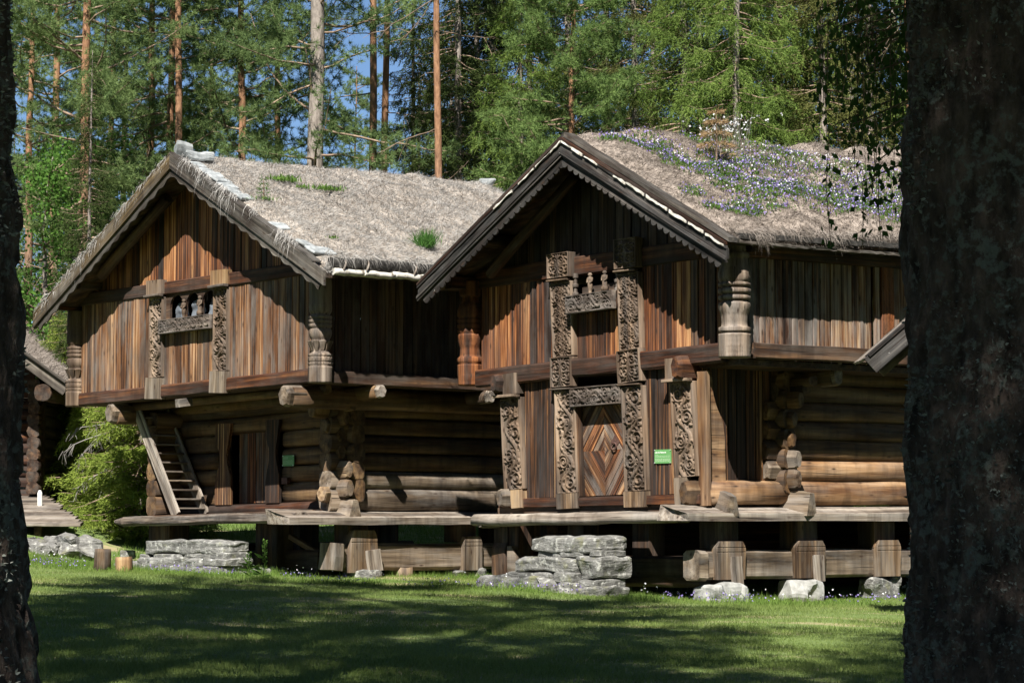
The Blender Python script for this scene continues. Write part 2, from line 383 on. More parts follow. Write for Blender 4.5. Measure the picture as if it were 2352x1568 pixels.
# ------------------------------------------------------------------ ground sheet
def axis(parts):
    a = [parts[0][0]]
    for x0, x1, st in parts: a += list(np.linspace(x0, x1, max(2, int(round((x1 - x0) / st)) + 1))[1:])
    return np.array(a)
gx = axis([(-900, -120, 130), (-120, -24, 12), (-24, 24, .6), (24, 120, 12), (120, 900, 130)])
gy = axis([(-600, -40, 80), (-40, 14, 3), (14, 72, .6), (72, 140, 4), (140, 1800, 150)])
GX, GY = np.meshgrid(gx, gy); GZ = gz(GX, GY) + .02 * fbm(np.stack([GX.ravel() * .8, GY.ravel() * .8, GX.ravel() * 0], 1), 3, 3).reshape(GX.shape) * (np.abs(GX) < 30)
nx, ny = len(gx), len(gy); ii = (np.arange(ny - 1)[:, None] * nx + np.arange(nx - 1)[None, :]).ravel()
o = obj('ground', np.stack([GX, GY, GZ], -1).reshape(-1, 3), np.stack([ii, ii + 1, ii + nx + 1, ii + nx], 1), M_ground, smooth=True); tag(o, kind='structure')

# ------------------------------------------------------------------ grass blade fields
def blades(roots, dirs, length, width, bend=.4, rg=RG):
    """each blade: a two-triangle bent sliver; dirs = unit vectors of growth"""
    N = len(roots); side = np.cross(dirs, rg.normal(size=(N, 3))); side /= np.linalg.norm(side, axis=1, keepdims=True) + 1e-9
    L = length[:, None]; w = width[:, None] * .5
    droop = np.zeros((N, 3)); droop[:, 2] = -1
    mid = roots + dirs * L * .55; tip = roots + dirs * L + droop * L * bend * rg.random((N, 1)) + rg.normal(size=(N, 3)) * L * .08
    V = np.stack([roots - side * w, roots + side * w, mid + side * w * .7, mid - side * w * .7, tip], 1).reshape(-1, 3)
    i = np.arange(N)[:, None] * 5
    F = np.concatenate([i + [0, 1, 2], i + [0, 2, 3], i + [3, 2, 4]], 1).reshape(-1, 3)
    return V, F
def slivers(roots, dirs, length, width, rg=RG):
    N = len(roots); side = np.cross(dirs, rg.normal(size=(N, 3))); side /= np.linalg.norm(side, axis=1, keepdims=True) + 1e-9
    w = width[:, None] * .5
    V = np.stack([roots - side * w, roots + side * w, roots + dirs * length[:, None]], 1).reshape(-1, 3)
    return V, np.arange(3 * N).reshape(-1, 3)
def unit(a): return a / (np.linalg.norm(a, axis=1, keepdims=True) + 1e-9)

# lawn: denser near the camera, only where the lawn can be seen from round the camera position
N = 430000
yy = 19.5 + 28 * RG.random(N) ** 1.25; xx = (RG.random(N) * 2 - 1) * (.25 * yy + 2.2)
keep = fbm(np.stack([xx * .35, yy * .7, xx * 0], 1), 21, 4) < .62 + .4 * RG.random(N)
xx, yy = xx[keep], yy[keep]; n_ = len(xx)
rt = np.stack([xx, yy, gz(xx, yy) - .005], 1)
dr = unit(np.stack([RG.normal(0, .45, n_), RG.normal(0, .45, n_), np.ones(n_)], 1))
patch = np.clip(.5 + .6 * vnoise(np.stack([xx * .8, yy * .8, xx * 0], 1), 5), .2, 1.2)
V, F = slivers(rt, dr, .028 + .045 * RG.random(n_) * patch + .02, .006 + .006 * RG.random(n_))
o = obj('lawn_grass', V, F, M_lawnb); tag(o, kind='stuff')

# ------------------------------------------------------------------ houses: local frames
class House:
    def __init__(h, O, al, be, k1):
        h.O = Vector((O[0], O[1], 0)); h.a = Vector((-cos(radians(al)), sin(radians(al)), k1)); h.b = Vector((cos(radians(be)), sin(radians(be)), 0))
        h.nf = Vector((-sin(radians(al)), -cos(radians(al)), 0)); h.ns = Vector((sin(radians(be)), -cos(radians(be)), 0))
        h.k1 = k1
    def w(h, s, t, z): return h.O + h.a * s + h.b * t + Vector((0, 0, z))
UP = Vector((0, 0, 1))
R = House((3.7303, 38.5), 47, 37, -.012)
L = House((-3.5169, 43.0), 46, 44, -.020)
R.e = thing('log_storehouse', (3.73, 38.5, .15), 'richly carved two storey log storehouse with violets on its turf roof', 'storehouse', 'log storehouses with turf roofs')
L.e = thing('log_storehouse', (-3.52, 43.0, .35), 'plainer log storehouse with a bare dry grass roof and a stair on its front', 'storehouse', 'log storehouses with turf roofs')

def vboards(h, face, u0, u1, z0, z1, off, mat, name='wall_board', th=.035, wmin=.15, wmax=.26, z1f=None):
    """vertical boards on the front (face 'f', coordinate s) or the side (face 's', coordinate t)"""
    u = u0
    while u < u1 - .04:
        w = min(RND.uniform(wmin, wmax), u1 - u)
        if u1 - u - w < .07: w = u1 - u
        c = u + w / 2; zt = z1f(c) if z1f else z1; o_ = off + RND.uniform(-.008, .008)
        if zt > z0 + .1:
            if face == 'f': p0, p1, up = h.w(c, o_, z0 + RND.uniform(-.01, .01)), h.w(c, o_, zt), h.nf
            else: p0, p1, up = h.w(o_, c, z0 + RND.uniform(-.01, .01)), h.w(o_, c, zt), h.ns
            mm = M_boardRg if (mat is M_boardR and RND.random() < .14) else mat
            beam(h.e, name, p0, p1, w - .012, th, up, mm, jit=.0025, c=.010, seg=1.2)
        u += w

# ---- carved relief planks
def strokes_for(w, Lh, seed, style):
    r = random.Random(seed); st = []
    def spiral(cx, cy, R0, a0, dirn, turns=1.7, rr=.021):
        pts = []
        n = 60
        for i in range(n + 1):
            q = i / n; th = a0 + dirn * q * turns * 2 * pi; ra = R0 * (1 - q) ** .85 + .006
            pts.append((cx + ra * cos(th), cy + ra * sin(th)))
        st.append((pts, rr, rr * .62, 1.0))
        for k in range(8):                                     # leaf lobes on the outside of the scroll
            th = a0 + dirn * (k + .5) / 8 * 2 * pi * .95
            p = []
            for i in range(8):
                q = i / 7; ra = R0 + .012 + q * .055; tt = th + dirn * q * .5 * (.09 / R0)
                p.append((cx + ra * cos(tt), cy + ra * sin(tt)))
            st.append((p, .017, .007, .8))
    if style == 'scroll':
        P = w * 1.5; nh = max(1, int(round(Lh / (P / 2)))); P = 2 * Lh / nh; A = w * .27
        stem = [(A * sin(2 * pi * y / P + .4 * sin(y * 3 + seed)), y) for y in np.linspace(.02, Lh - .02, int(Lh / .02))]
        st.append((stem, .03, .024, 1.0))
        for k in range(nh):
            yc = (k + .5) * P / 2; sg = -1 if k % 2 == 0 else 1
            cx = sg * w * .17 * r.uniform(.8, 1.2); R0 = min(w * .25, P * .21) * r.uniform(.85, 1.05)
            spiral(cx, yc + r.uniform(-.02, .02), R0, r.uniform(0, 6.28), sg, r.uniform(1.5, 2.1))
            for q in range(7):                                  # leaves off the stem into the gaps
                y0 = yc + r.uniform(-.25, .25) * P; x0 = -sg * w * r.uniform(.05, .33); a = r.uniform(0, 6.28); d = r.choice((-1, 1)); p = []
                ra = r.uniform(.035, .06)
                for i in range(12):
                    th = a + d * i / 11 * r.uniform(3.2, 4.5); p.append((x0 + ra * (1 - i / 16) * cos(th), y0 + ra * (1 - i / 16) * sin(th)))
                st.append((p, .018, .008, .85))
    elif style == 'mirror':
        nh = max(1, int(round(Lh / (w * .8)))); P = Lh / nh
        for k in range(nh):
            for sg in (-1, 1):
                yc = (k + .5) * P + r.uniform(-.012, .012); spiral(sg * w * .2 * r.uniform(.85, 1.1), yc - P * .12, w * .15 * r.uniform(.85, 1.15), pi / 2 * (1 if sg > 0 else 1), sg, 1.6, .018)
                spiral(sg * w * .17 * r.uniform(.85, 1.15), yc + P * .27, w * .11 * r.uniform(.8, 1.25), -pi / 2, -sg, 1.4, .016)
                p = [(sg * (w * .03 + w * .32 * sin(pi * q) ** 1.2), yc - P * .5 + q * P) for q in np.linspace(0, 1, 24)]
                st.append((p, .02, .014, .9))
    elif style == 'rosette':
        for k in range(4):
            for sg in (-1, 1):
                a = k * pi / 2 + pi / 4; cx, cy_ = w * .23 * cos(a), Lh / 2 + Lh * .27 * sin(a)
                if sg > 0: spiral(cx, cy_, w * .15, a + pi, 1 if k % 2 else -1, 1.6, .018)
            a = k * pi / 2; st.append(([(q * w * .4 * cos(a), Lh / 2 + q * Lh * .42 * sin(a)) for q in np.linspace(0, 1, 14)], .02, .012, .9))
        st.append(([(w * .06 * cos(a), Lh / 2 + w * .06 * sin(a)) for a in np.linspace(0, 6.28, 16)], .025, .025, 1.0))
    return st

def carve(parent, name, h, p0, p1, w, th, mat, seed, style, up, step=.0115, depth=.05, edge=.03, label=None, arch=0.0, wtop=None):
    M, Lh = frame(p0, p1, up)
    nx = max(6, int(w / step)); ny = max(8, int(Lh / step))
    xs = np.linspace(-w / 2, w / 2, nx + 1); ys = np.linspace(0, Lh, ny + 1)
    H = np.full((ny + 1, nx + 1), -depth); dx = w / nx; dy = Lh / ny
    for pts, r0, r1, hh in strokes_for(w, Lh, seed, style):
        pts = np.array(pts); sl = np.r_[0, np.cumsum(np.hypot(*np.diff(pts, axis=0).T))]
        n = max(2, int(sl[-1] / .007)); q = np.linspace(0, sl[-1], n)
        px = np.interp(q, sl, pts[:, 0]); py = np.interp(q, sl, pts[:, 1]); rr = r0 + (r1 - r0) * q / sl[-1]
        for x, y, r_ in zip(px, py, rr):
            i0 = max(0, int((x - r_ + w / 2) / dx)); i1 = min(nx + 1, int((x + r_ + w / 2) / dx) + 2)
            j0 = max(0, int((y - r_) / dy)); j1 = min(ny + 1, int((y + r_) / dy) + 2)
            if i0 >= i1 or j0 >= j1: continue
            d2 = (xs[None, i0:i1] - x) ** 2 + (ys[j0:j1, None] - y) ** 2
            v = np.sqrt(np.clip(1 - d2 / (r_ * r_), 0, 1))
            v = np.where(d2 < r_ * r_, -depth + depth * (.35 + .65 * v) * hh, -depth)
            H[j0:j1, i0:i1] = np.maximum(H[j0:j1, i0:i1], v)
    X_, Y_ = np.meshgrid(xs, ys)
    fr = (np.abs(X_) > w / 2 - edge) | (Y_ < edge * .7) | (Y_ > Lh - edge * .7)
    H = np.where(fr, np.maximum(H, -.006), H)
    H += .004 * vnoise(np.stack([X_.ravel() * 30, Y_.ravel() * 6, X_.ravel() * 0], 1), seed).reshape(H.shape)
    V = np.stack([Y_, X_, H + th], -1).reshape(-1, 3)
    if arch: V[:, 1] += np.where(V[:, 1] < 0, 1, 0) * arch * (1 - (2 * V[:, 0] / Lh - 1) ** 2) * (-V[:, 1] / (w / 2))
    if wtop: V[:, 1] *= (1 + (wtop / w - 1) * V[:, 0] / Lh)
    m_ = nx + 1; ii = (np.arange(ny)[:, None] * m_ + np.arange(nx)[None, :]).ravel()
    F = [np.stack([ii, ii + m_, ii + m_ + 1, ii + 1], 1)[:, ::-1]]
    b0 = len(V); bd = np.r_[np.arange(m_), np.arange(1, ny + 1) * m_ + nx, ny * m_ + np.arange(nx - 1, -1, -1), np.arange(ny - 1, 0, -1) * m_]
    Vb = V[bd].copy(); Vb[:, 2] = 0; nb = len(bd); k = np.arange(nb)
    F.append(np.stack([bd, b0 + k, b0 + (k + 1) % nb, bd[(k + 1) % nb]], 1))
    o = obj(name, np.concatenate([V, Vb]), np.concatenate(F)[:, ::-1], mat, parent, M)
    if label: o['label'] = label
    return o

# ---- turned corner posts
def turned(h, s, t, prof, mat, rope=(), teeth=(), label=None, n=36):
    """prof: (z, r); rope/teeth: z bands with twisted or notched relief; X axis of the object runs up the post"""
    z0 = prof[0][0]; M, _ = frame(h.w(s, t, z0), h.w(s, t, z0 + 1), h.nf)
    zs = []
    for (a, _), (b_, _) in zip(prof[:-1], prof[1:]):
        k = max(1, int(ceil((b_ - a) / .03))); zs += list(np.linspace(a, b_, k, endpoint=False))
    zs.append(prof[-1][0]); zs = np.array(zs); rs = np.interp(zs, [p[0] for p in prof], [p[1] for p in prof])
    th = np.linspace(0, 2 * pi, n, endpoint=False); Rr = np.repeat(rs[:, None], n, 1)
    for a, b_ in rope:
        k = (zs >= a) & (zs <= b_); Rr[k] += .012 * np.sin(th[None] * 18 + (zs[k, None] - a) * 60)
    for a, b_ in teeth:
        k = (zs >= a) & (zs <= b_); Rr[k] += .006 * np.sign(np.sin(th[None] * 18)) * np.ones((k.sum(), 1))
    Rr *= 1 - .5 * np.exp(-((th - 2.4) / .05) ** 2)[None] * .12
    V = np.stack([np.repeat((zs - z0)[:, None], n, 1), Rr * np.cos(th), Rr * np.sin(th)], -1).reshape(-1, 3)
    K = len(zs); ii = (np.arange(K - 1)[:, None] * n + np.arange(n)[None]).ravel(); jj = (np.arange(K - 1)[:, None] * n + (np.arange(n)[None] + 1) % n).ravel()
    F = np.stack([ii, jj, jj + n, ii + n], 1)
    b0 = len(V); V = np.concatenate([V, [[0, 0, 0], [zs[-1] - z0, 0, 0]]])
    k = np.arange(n); cap = np.stack([np.full(n, b0), (k + 1) % n, k, k], 1)
    F = [tuple(f) for f in F] + [(b0, (i + 1) % n, i) for i in range(n)] + [(b0 + 1, (K - 1) * n + i, (K - 1) * n + (i + 1) % n) for i in range(n)]
    o = obj('turned_post', V, F, mat, h.e, M, True)
    if label: o['label'] = label
    return o

def stone(parent, name, c, size, seed, rotz=0.0, mat=None, n=4, rough=.16, label=None):
    g = np.linspace(-1, 1, n + 1); P = []; idx = {}
    F = []
    def vid(p):
        k = tuple(np.round(p, 4))
        if k not in idx: idx[k] = len(P); P.append(p)
        return idx[k]
    for ax in range(3):
        for sg in (-1, 1):
            for i in range(n):
                for j in range(n):
                    q = []
                    for (u, v_) in ((g[i], g[j]), (g[i + 1], g[j]), (g[i + 1], g[j + 1]), (g[i], g[j + 1])):
                        p = np.zeros(3); p[ax] = sg; p[(ax + 1) % 3] = u; p[(ax + 2) % 3] = v_; q.append(vid(p))
                    F.append(q if sg > 0 else q[::-1])
    P = np.array(P); hs = np.array(size) / 2
    U = P / np.maximum(1, (np.abs(P) ** 9).sum(1) ** (1 / 9))[:, None]
    V = U * hs
    d = np.stack([vnoise(V * 4.3, seed), vnoise(V * 4.3 + 9, seed + 3), vnoise(V * 5 + 5, seed + 5)], 1) * min(size) * rough * np.array([1.4, 1.4, .8])
    lay = 1 + .012 * vnoise(np.stack([V[:, 0] * .8, V[:, 1] * .8, V[:, 2] * 16 + seed], 1), seed + 2) + .006 * np.sign(vnoise(np.stack([V[:, 0] * 2, V[:, 1] * 2, V[:, 2] * 26], 1), seed + 4))
    V[:, :2] *= np.where(np.array(size)[2] < .8 * max(size), lay, 1)[:, None]
    V = V + d + np.stack([d[:, 0] * 0, d[:, 0] * 0, fbm(V * 2, seed + 9, 2) * size[2] * .08], 1)
    M = Matrix.Translation(Vector(c)) @ Matrix.Rotation(rotz, 4, 'Z')
    o = obj(name, V, F, mat or M_stone, parent, M)
    if label: o['label'] = label
    return o

def logpiece(h, name, p0, p1, w, hh, mat, up=UP, jit=.012, taper=.06, p=.75, seg=.7, n=12, label=None):
    return beam(h.e if hasattr(h, 'e') else h, name, p0, p1, w, hh, up, mat, jit=jit, seg=seg, log=True, smooth=True, n=n, p=p,
                scale=lambda q: 1 + taper * (.5 - q), label=label)

HEX = [(-.5, .12), (-.22, .5), (.22, .5), (.5, .12), (.3, -.42), (.0, -.5), (-.3, -.42)]
def logend(h, name, p0, p1, w, hh, mat, up=UP, tip=.82):
    """short faceted crossing end of a log"""
    M, Lh = frame(p0, p1, up)
    V, F = sweep([(y * w, z * hh) for y, z in HEX], [0, Lh * .5, Lh * .86, Lh], [1, 1, .98, tip], None, .006)
    return obj(name, V, F, mat, h.e, M)
def logend_flare(h, name, p0, p1, w, hh, mat):
    """boot-shaped lowest log end resting on the ledge; p0->p1 outward, hh height"""
    M, Lh = frame(p0, p1, UP)
    V, F = sweep([(-.5 * w, -.5 * hh), (.5 * w, -.5 * hh), (.36 * w, 0), (.2 * w, .5 * hh), (-.2 * w, .5 * hh), (-.36 * w, 0)], [0, Lh * .6, Lh], [1, 1, .9], [(0, 0), (0, 0), (0, -.02)], .008)
    return obj(name, V, F, mat, h.e, M)

# ---- roofs
def roof(h, sm, za, k, kt, sR, sL, tv, te, sodmat, blademat, lump, seed, nblade, blen):
    """ridge at s=sm; zr = top of boards; eaves at sR (right, negative) and sL (left)"""
    zr = lambda s, t: za - k * abs(s - sm) + kt * max(0, t)
    h.zr = zr
    for s1 in (sR, sL):
        for i, (d, nm) in enumerate(((.10, 'roof_deck'),)):
            a = [h.w(s1, tv - .03, zr(s1, tv)), h.w(s1, te, zr(s1, te)), h.w(sm, te, zr(sm, te)), h.w(sm, tv - .03, zr(sm, tv))]
            V = [p for p in a] + [p - Vector((0, 0, d)) for p in a]
            F = [(0, 1, 2, 3), (7, 6, 5, 4), (0, 4, 5, 1), (1, 5, 6, 2), (2, 6, 7, 3), (3, 7, 4, 0)]
            obj(nm, V, F, M_darkL, h.e)
    # turf: lumpy slab on each slope
    for s1 in (sR, sL):
        ns_, nt_ = 44, 84
        q = np.linspace(0, 1, ns_ + 1); tt = np.linspace(tv + .1, te - .1, nt_ + 1)
        Q, T = np.meshgrid(q, tt); Sx = sm + (s1 - sm) * Q
        Z = za - k * np.abs(Sx - sm) + kt * np.clip(T, 0, None)
        side_id = 0 if s1 < sm else 1
        nz = fbm(np.stack([Sx.ravel() * 1.5, T.ravel() * 1.1, Sx.ravel() * 0 + side_id * 0], 1), seed, 4).reshape(Z.shape)
        mound = np.abs(vnoise(np.stack([Sx.ravel() * 2.3 + .8 * Q.ravel(), T.ravel() * 1.6, Sx.ravel() * 0], 1), seed + 40)).reshape(Z.shape)
        edge = np.minimum(np.minimum((T - tt[0]) / .5, (tt[-1] - T) / .5), (1 - Q) * 10)
        edge = np.clip(edge, 0, 1) ** .5
        Ht = (.15 + lump * (.45 * nz + .8 * mound)) * edge + .02
        h_ = Vector(h.O); P = np.array(h.O)[None, None] + Sx[..., None] * np.array(h.a) + T[..., None] * np.array(h.b)
        P[..., 2] += Z + Ht
        V = P.reshape(-1, 3); m_ = ns_ + 1; ii = (np.arange(nt_)[:, None] * m_ + np.arange(ns_)[None]).ravel()
        F = np.stack([ii, ii + 1, ii + m_ + 1, ii + m_], 1)
        if side_id == 1: F = F[:, ::-1]
        obj('sod', V, F, sodmat, h.e, None, True)
        # blades combed down the slope
        nb = nblade if side_id == 0 else nblade // 4
        fi = RG.random(nb) * ns_; ft = RG.random(nb) * nt_
        if side_id == 0: fi = np.where(RG.random(nb) < .12, ns_ - RG.random(nb) * 1.2, fi)
        i0 = np.minimum(fi.astype(int), ns_ - 1); j0 = np.minimum(ft.astype(int), nt_ - 1); a_ = (fi - i0)[:, None]; b_ = (ft - j0)[:, None]
        rt = P[j0, i0] * (1 - a_) * (1 - b_) + P[j0, i0 + 1] * a_ * (1 - b_) + P[j0 + 1, i0] * (1 - a_) * b_ + P[j0 + 1, i0 + 1] * a_ * b_
        dn = unit(P[j0, i0 + 1] - P[j0, i0]); tn = unit(P[j0 + 1, i0] - P[j0, i0]); nm = np.cross(dn, tn); nm *= np.sign(nm[:, 2:3])
        swirl = vnoise(np.stack([fi * .18, ft * .16, fi * 0], 1), seed + 77)[:, None]
        dr = unit(dn * (.55 + .6 * RG.normal(size=(nb, 1))) + tn * (1.2 * swirl + .6 * RG.normal(size=(nb, 1))) + nm * np.abs(.25 + .35 * RG.normal(size=(nb, 1))))
        V, F = slivers(rt - nm * .01, dr, blen * (.5 + .9 * RG.random(nb)), .007 + .008 * RG.random(nb))
        o = obj('dry_grass', V, F, blademat, h.e); tag(o, kind='stuff')
        if side_id == 0: h.P = P; h.T = tt; h.ns_ = ns_
    h.sm = sm; h.sR = sR

def on_sod(h, s, t):
    """a point on the right-hand turf slope"""
    i = min(h.ns_ - 1, max(0, int((s - h.sm) / (h.sR - h.sm) * h.ns_))); j = min(len(h.T) - 2, max(0, int((t - h.T[0]) / (h.T[1] - h.T[0]))))
    return Vector(h.P[j, i])

def rake(h, name, s0, z0, s1, z1, t, dz, w, th, mat, label=None, jit=.004, c=.01):
    """board along the verge; dz = drop of its centre below the verge line, w = height across the slope"""
    d = (h.w(s1, t, z1) - h.w(s0, t, z0)); nrm = h.nf
    p0 = h.w(s0, t, z0 - dz); p1 = h.w(s1, t, z1 - dz)
    return beam(h.e, name, p0, p1, w, th, nrm, mat, jit=jit, c=c, seg=.7, label=label)

def scallop(h, s0, z0, s1, z1, t, dz, w, th, mat, pitch, depth, name='scalloped_board', rnd=False):
    p0 = h.w(s0, t, z0 - dz); p1 = h.w(s1, t, z1 - dz); M, Lh = frame(p0, p1, h.nf)
    # Y of the frame: nf x X; find which way is down
    Y = Vector((M[0][1], M[1][1], M[2][1])); sg = 1 if Y.z < 0 else -1
    n = max(1, int(round(Lh / pitch))); pit = Lh / n; top = []; bot = []
    for k in range(n):
        for j in range(6):
            q = j / 6; x = (k + q) * pit
            y = w / 2 + (depth * sin(pi * q) ** .7 if not rnd else depth * (.5 + .5 * cos(2 * pi * q)))
            bot.append((x, sg * y)); top.append((x, -sg * w / 2))
    bot.append((Lh, sg * w / 2)); top.append((Lh, -sg * w / 2))
    V = []; N_ = len(bot)
    for z in (th / 2, -th / 2):
        V += [(x, y, z) for x, y in top] + [(x, y, z) for x, y in bot]
    F = []
    for i in range(N_ - 1):
        F += [(i, i + 1, N_ + i + 1, N_ + i), (2 * N_ + i + 1, 2 * N_ + i, 3 * N_ + i, 3 * N_ + i + 1), (N_ + i, N_ + i + 1, 3 * N_ + i + 1, 3 * N_ + i), (i + 1, i, 2 * N_ + i, 2 * N_ + i + 1)]
    F += [(0, N_, 3 * N_, 2 * N_), (N_ - 1, 3 * N_ - 1, 4 * N_ - 1, 2 * N_ - 1)]
    return obj(name, V, F, mat, h.e, M)

def clip(poly, a, b, c):
    """keep a*x+b*y<=c"""
    out = []
    for i in range(len(poly)):
        p, q = poly[i], poly[(i + 1) % len(poly)]; dp = a * p[0] + b * p[1] - c; dq = a * q[0] + b * q[1] - c
        if dp <= 0: out.append(p)
        if dp * dq < 0:
            k = dp / (dp - dq); out.append((p[0] + (q[0] - p[0]) * k, p[1] + (q[1] - p[1]) * k))
    return out

def rake(h, name, s0, z0, s1, z1, t, dz, hv, th, mat, label=None, jit=.004, seg=.5):
    """verge board with plumb-cut ends: top line from (s0,z0) to (s1,z1), lowered by dz to its centre, hv high"""
    A = h.w(s0, t, z0 - dz); B = h.w(s1, t, z1 - dz); M, Lh = frame(A, B, h.nf); inv = M.inverted()
    K = max(2, int(Lh / seg) + 1); top = []; bot = []
    for i in range(K):
        q = i / (K - 1); p = A.lerp(B, q)
        top.append(p + Vector((0, 0, hv / 2 + RND.uniform(-jit, jit)))); bot.append(p - Vector((0, 0, hv / 2 + RND.uniform(-jit, jit))))
    V = []
    for zz in (th / 2, -th / 2):
        for P in (top, bot):
            for p in P:
                q = inv @ p; V.append((q.x, q.y, zz + RND.uniform(-.4, .4) * jit))
    F = []
    for i in range(K - 1):
        F += [(i, i + 1, K + i + 1, K + i), (2 * K + i + 1, 2 * K + i, 3 * K + i, 3 * K + i + 1), (K + i, K + i + 1, 3 * K + i + 1, 3 * K + i), (i + 1, i, 2 * K + i, 2 * K + i + 1)]
    F += [(0, K, 3 * K, 2 * K), (K - 1, 3 * K - 1, 4 * K - 1, 2 * K - 1)]
    o = obj(name, V, F, mat, h.e, M)
    if label: o['label'] = label
    return o


def fringe(h, name, pts_fn, n, down, ln, mat, seed, clump=.55):
    rg = np.random.default_rng(seed); q = rg.random(n * 2); k = vnoise(np.stack([q * 26, q * 0, q * 0], 1), seed) > -clump + .4 * rg.random(len(q)); q = q[k][:n]
    C = np.array([tuple(pts_fn(x)) for x in q]) + rg.normal(0, .035, (len(q), 3))
    D = unit(np.array([tuple(down)]) + rg.normal(0, .35, (len(q), 3)))
    sc = .5 + .9 * np.clip(vnoise(np.stack([q * 40, q * 0 + 3, q * 0], 1), seed + 1) + .3, 0, 1)
    V, F = blades(C, D, ln * sc * (.6 + .7 * rg.random(len(q))), .008 + .006 * rg.random(len(q)), .9, rg)
    o = obj(name, V, F, mat, h.e); tag(o, kind='stuff')
# =================================================================== RIGHT HOUSE
h = R; e = R.e
roof(R, 3.14, 8.05, .565, .05, -.54, 7.0, -.83, 8.6, M_sodR, M_sodbR, .22, 31, 110000, .10)
zvR = lambda s: 8.18 - .58 * abs(s - 3.14)
for s0, tipz in ((-.64, zvR(-.64)), (6.95, zvR(6.95))):
    lf = s0 > 3; tO = .004 if lf else 0
    rake(h, 'verge_cover', s0, tipz, 3.14, 8.18, -0.750 + tO, .035, .085, .26, M_vergeG, jit=.010)
    rake(h, 'verge_fillet', s0, tipz, 3.14, 8.18, -0.915 + tO, .10, .045, .05, M_dark)
    rake(h, 'verge_fillet', s0, tipz, 3.14, 8.18, -.905 + tO, .158, .045, .06, M_black, jit=.01, seg=.2)
    q = .0
    while q < (.97 if not lf else .42):                       # torn sheets of bark showing along the verge
        q1 = min(.99, q + RND.uniform(.05, .13)); sa, sb = 3.14 + (s0 - 3.14) * (q1), 3.14 + (s0 - 3.14) * (q + .004)
        rake(h, 'birch_bark', sa, zvR(sa), sb, zvR(sb), -.93 + tO, .155 + RND.uniform(-.01, .01), RND.uniform(.015, .05), .05, M_bark, jit=.014, seg=.09); q = q1 + RND.choice((0, .01, .04, .10))
    rake(h, 'verge_board', s0, tipz, 3.14, 8.18, -0.880 + tO, .265, .17, .06, M_black)
    rake(h, 'verge_moulding', s0, tipz, 3.14, 8.18, -0.925 + tO, .345, .055, .05, M_black)
    rake(h, 'verge_moulding', s0, tipz, 3.14, 8.18, -0.905 + tO, .395, .035, .05, M_black)
    scallop(h, s0 + (.12 if not lf else -.12), tipz + .07, 3.14, 8.18, -0.870 + tO, .455, .10, .035, M_black, .165, .075)
# rafters and soffit under the verge
for sp, zp in ((.75, 6.55), (5.4, 6.55), (3.14, 7.84)):
    logpiece(h, 'purlin', h.w(sp, -.78, zp), h.w(sp, 8.3, zp), .24, .24, M_darkL)
for sg in (0, 1):
    s0 = .1 if sg == 0 else 6.0
    logpiece(h, 'brace', h.w(s0 + (.35 if sg == 0 else -.35), -.35, zvR(s0) - .55), h.w(3.14 + (-.3 if sg == 0 else .3), -.35, 7.5), .17, .17, M_darkL)
# turned corner posts
profR = [(4.11, .262), (4.40, .268), (4.495, .268), (4.51, .215), (4.53, .215), (4.535, .262), (4.60, .262), (4.62, .22), (4.68, .212), (4.80, .222), (4.90, .255), (4.95, .262), (5.0, .258), (5.03, .20), (5.05, .20), (5.06, .255),
         (5.09, .262), (5.12, .255), (5.135, .20), (5.15, .20), (5.165, .26), (5.20, .268), (5.235, .26), (5.25, .20), (5.27, .20), (5.28, .255), (5.31, .262), (5.33, .255), (5.345, .23), (5.36, .25), (5.42, .266), (5.50, .262), (5.62, .235), (5.74, .225), (5.76, .25), (5.82, .25), (5.84, .20), (6.0, .20)]
turned(h, -.12, -.22, profR, M_postG, teeth=((4.16, 4.2), (4.24, 4.28), (4.33, 4.47), (4.54, 4.6), (4.86, 4.99), (5.06, 5.12), (5.165, 5.235), (5.28, 5.33), (5.37, 5.5)), label='pale weathered turned corner post')
profRL = [(4.02, .225), (4.30, .235), (4.40, .235), (4.42, .205), (4.44, .235), (4.50, .24), (4.54, .225), (4.56, .195), (4.70, .19), (4.80, .215), (4.90, .235), (4.96, .235), (4.975, .205), (4.99, .23), (5.05, .232), (5.065, .205), (5.08, .232), (5.15, .236), (5.165, .205), (5.18, .23), (5.24, .235), (5.26, .205), (5.28, .23), (5.33, .24), (5.42, .235), (5.50, .21), (5.58, .16), (5.66, .15), (5.68, .2), (5.95, .2)]
turned(h, 6.6, 0, profRL, M_postO, teeth=((4.05, 4.1), (4.2, 4.4), (4.45, 4.52), (4.8, 4.95), (4.99, 5.05), (5.08, 5.15), (5.18, 5.24), (5.28, 5.42)), label='orange brown turned corner post')
turned(h, 0, 8.0, profR, M_postG)
turned(h, 6.6, 8.0, profRL, M_postO)
# beams of the upper floor
beam(e, 'floor_beam', h.w(6.36, -.02, 4.125), h.w(.30, -.02, 4.235), .16, .32, UP, M_dark, jit=.012, seg=.5, c=.03)
beam(e, 'tie_beam', h.w(7.0, .11, 5.97), h.w(-.35, .11, 6.02), .16, .34, UP, M_dark, jit=.008, c=.02)
beam(e, 'floor_beam', h.w(-.02, .28, 4.26), h.w(-.02, 8, 4.30), .15, .26, UP, M_darkL, jit=.008, seg=.6, c=.02)
beam(e, 'top_plate', h.w(.0, -.5, 5.90), h.w(.0, 8.2, 5.98), .2, .22, UP, M_dark)
beam(e, 'top_plate', h.w(6.6, -.5, 5.90), h.w(6.6, 8.2, 5.98), .2, .22, UP, M_dark)
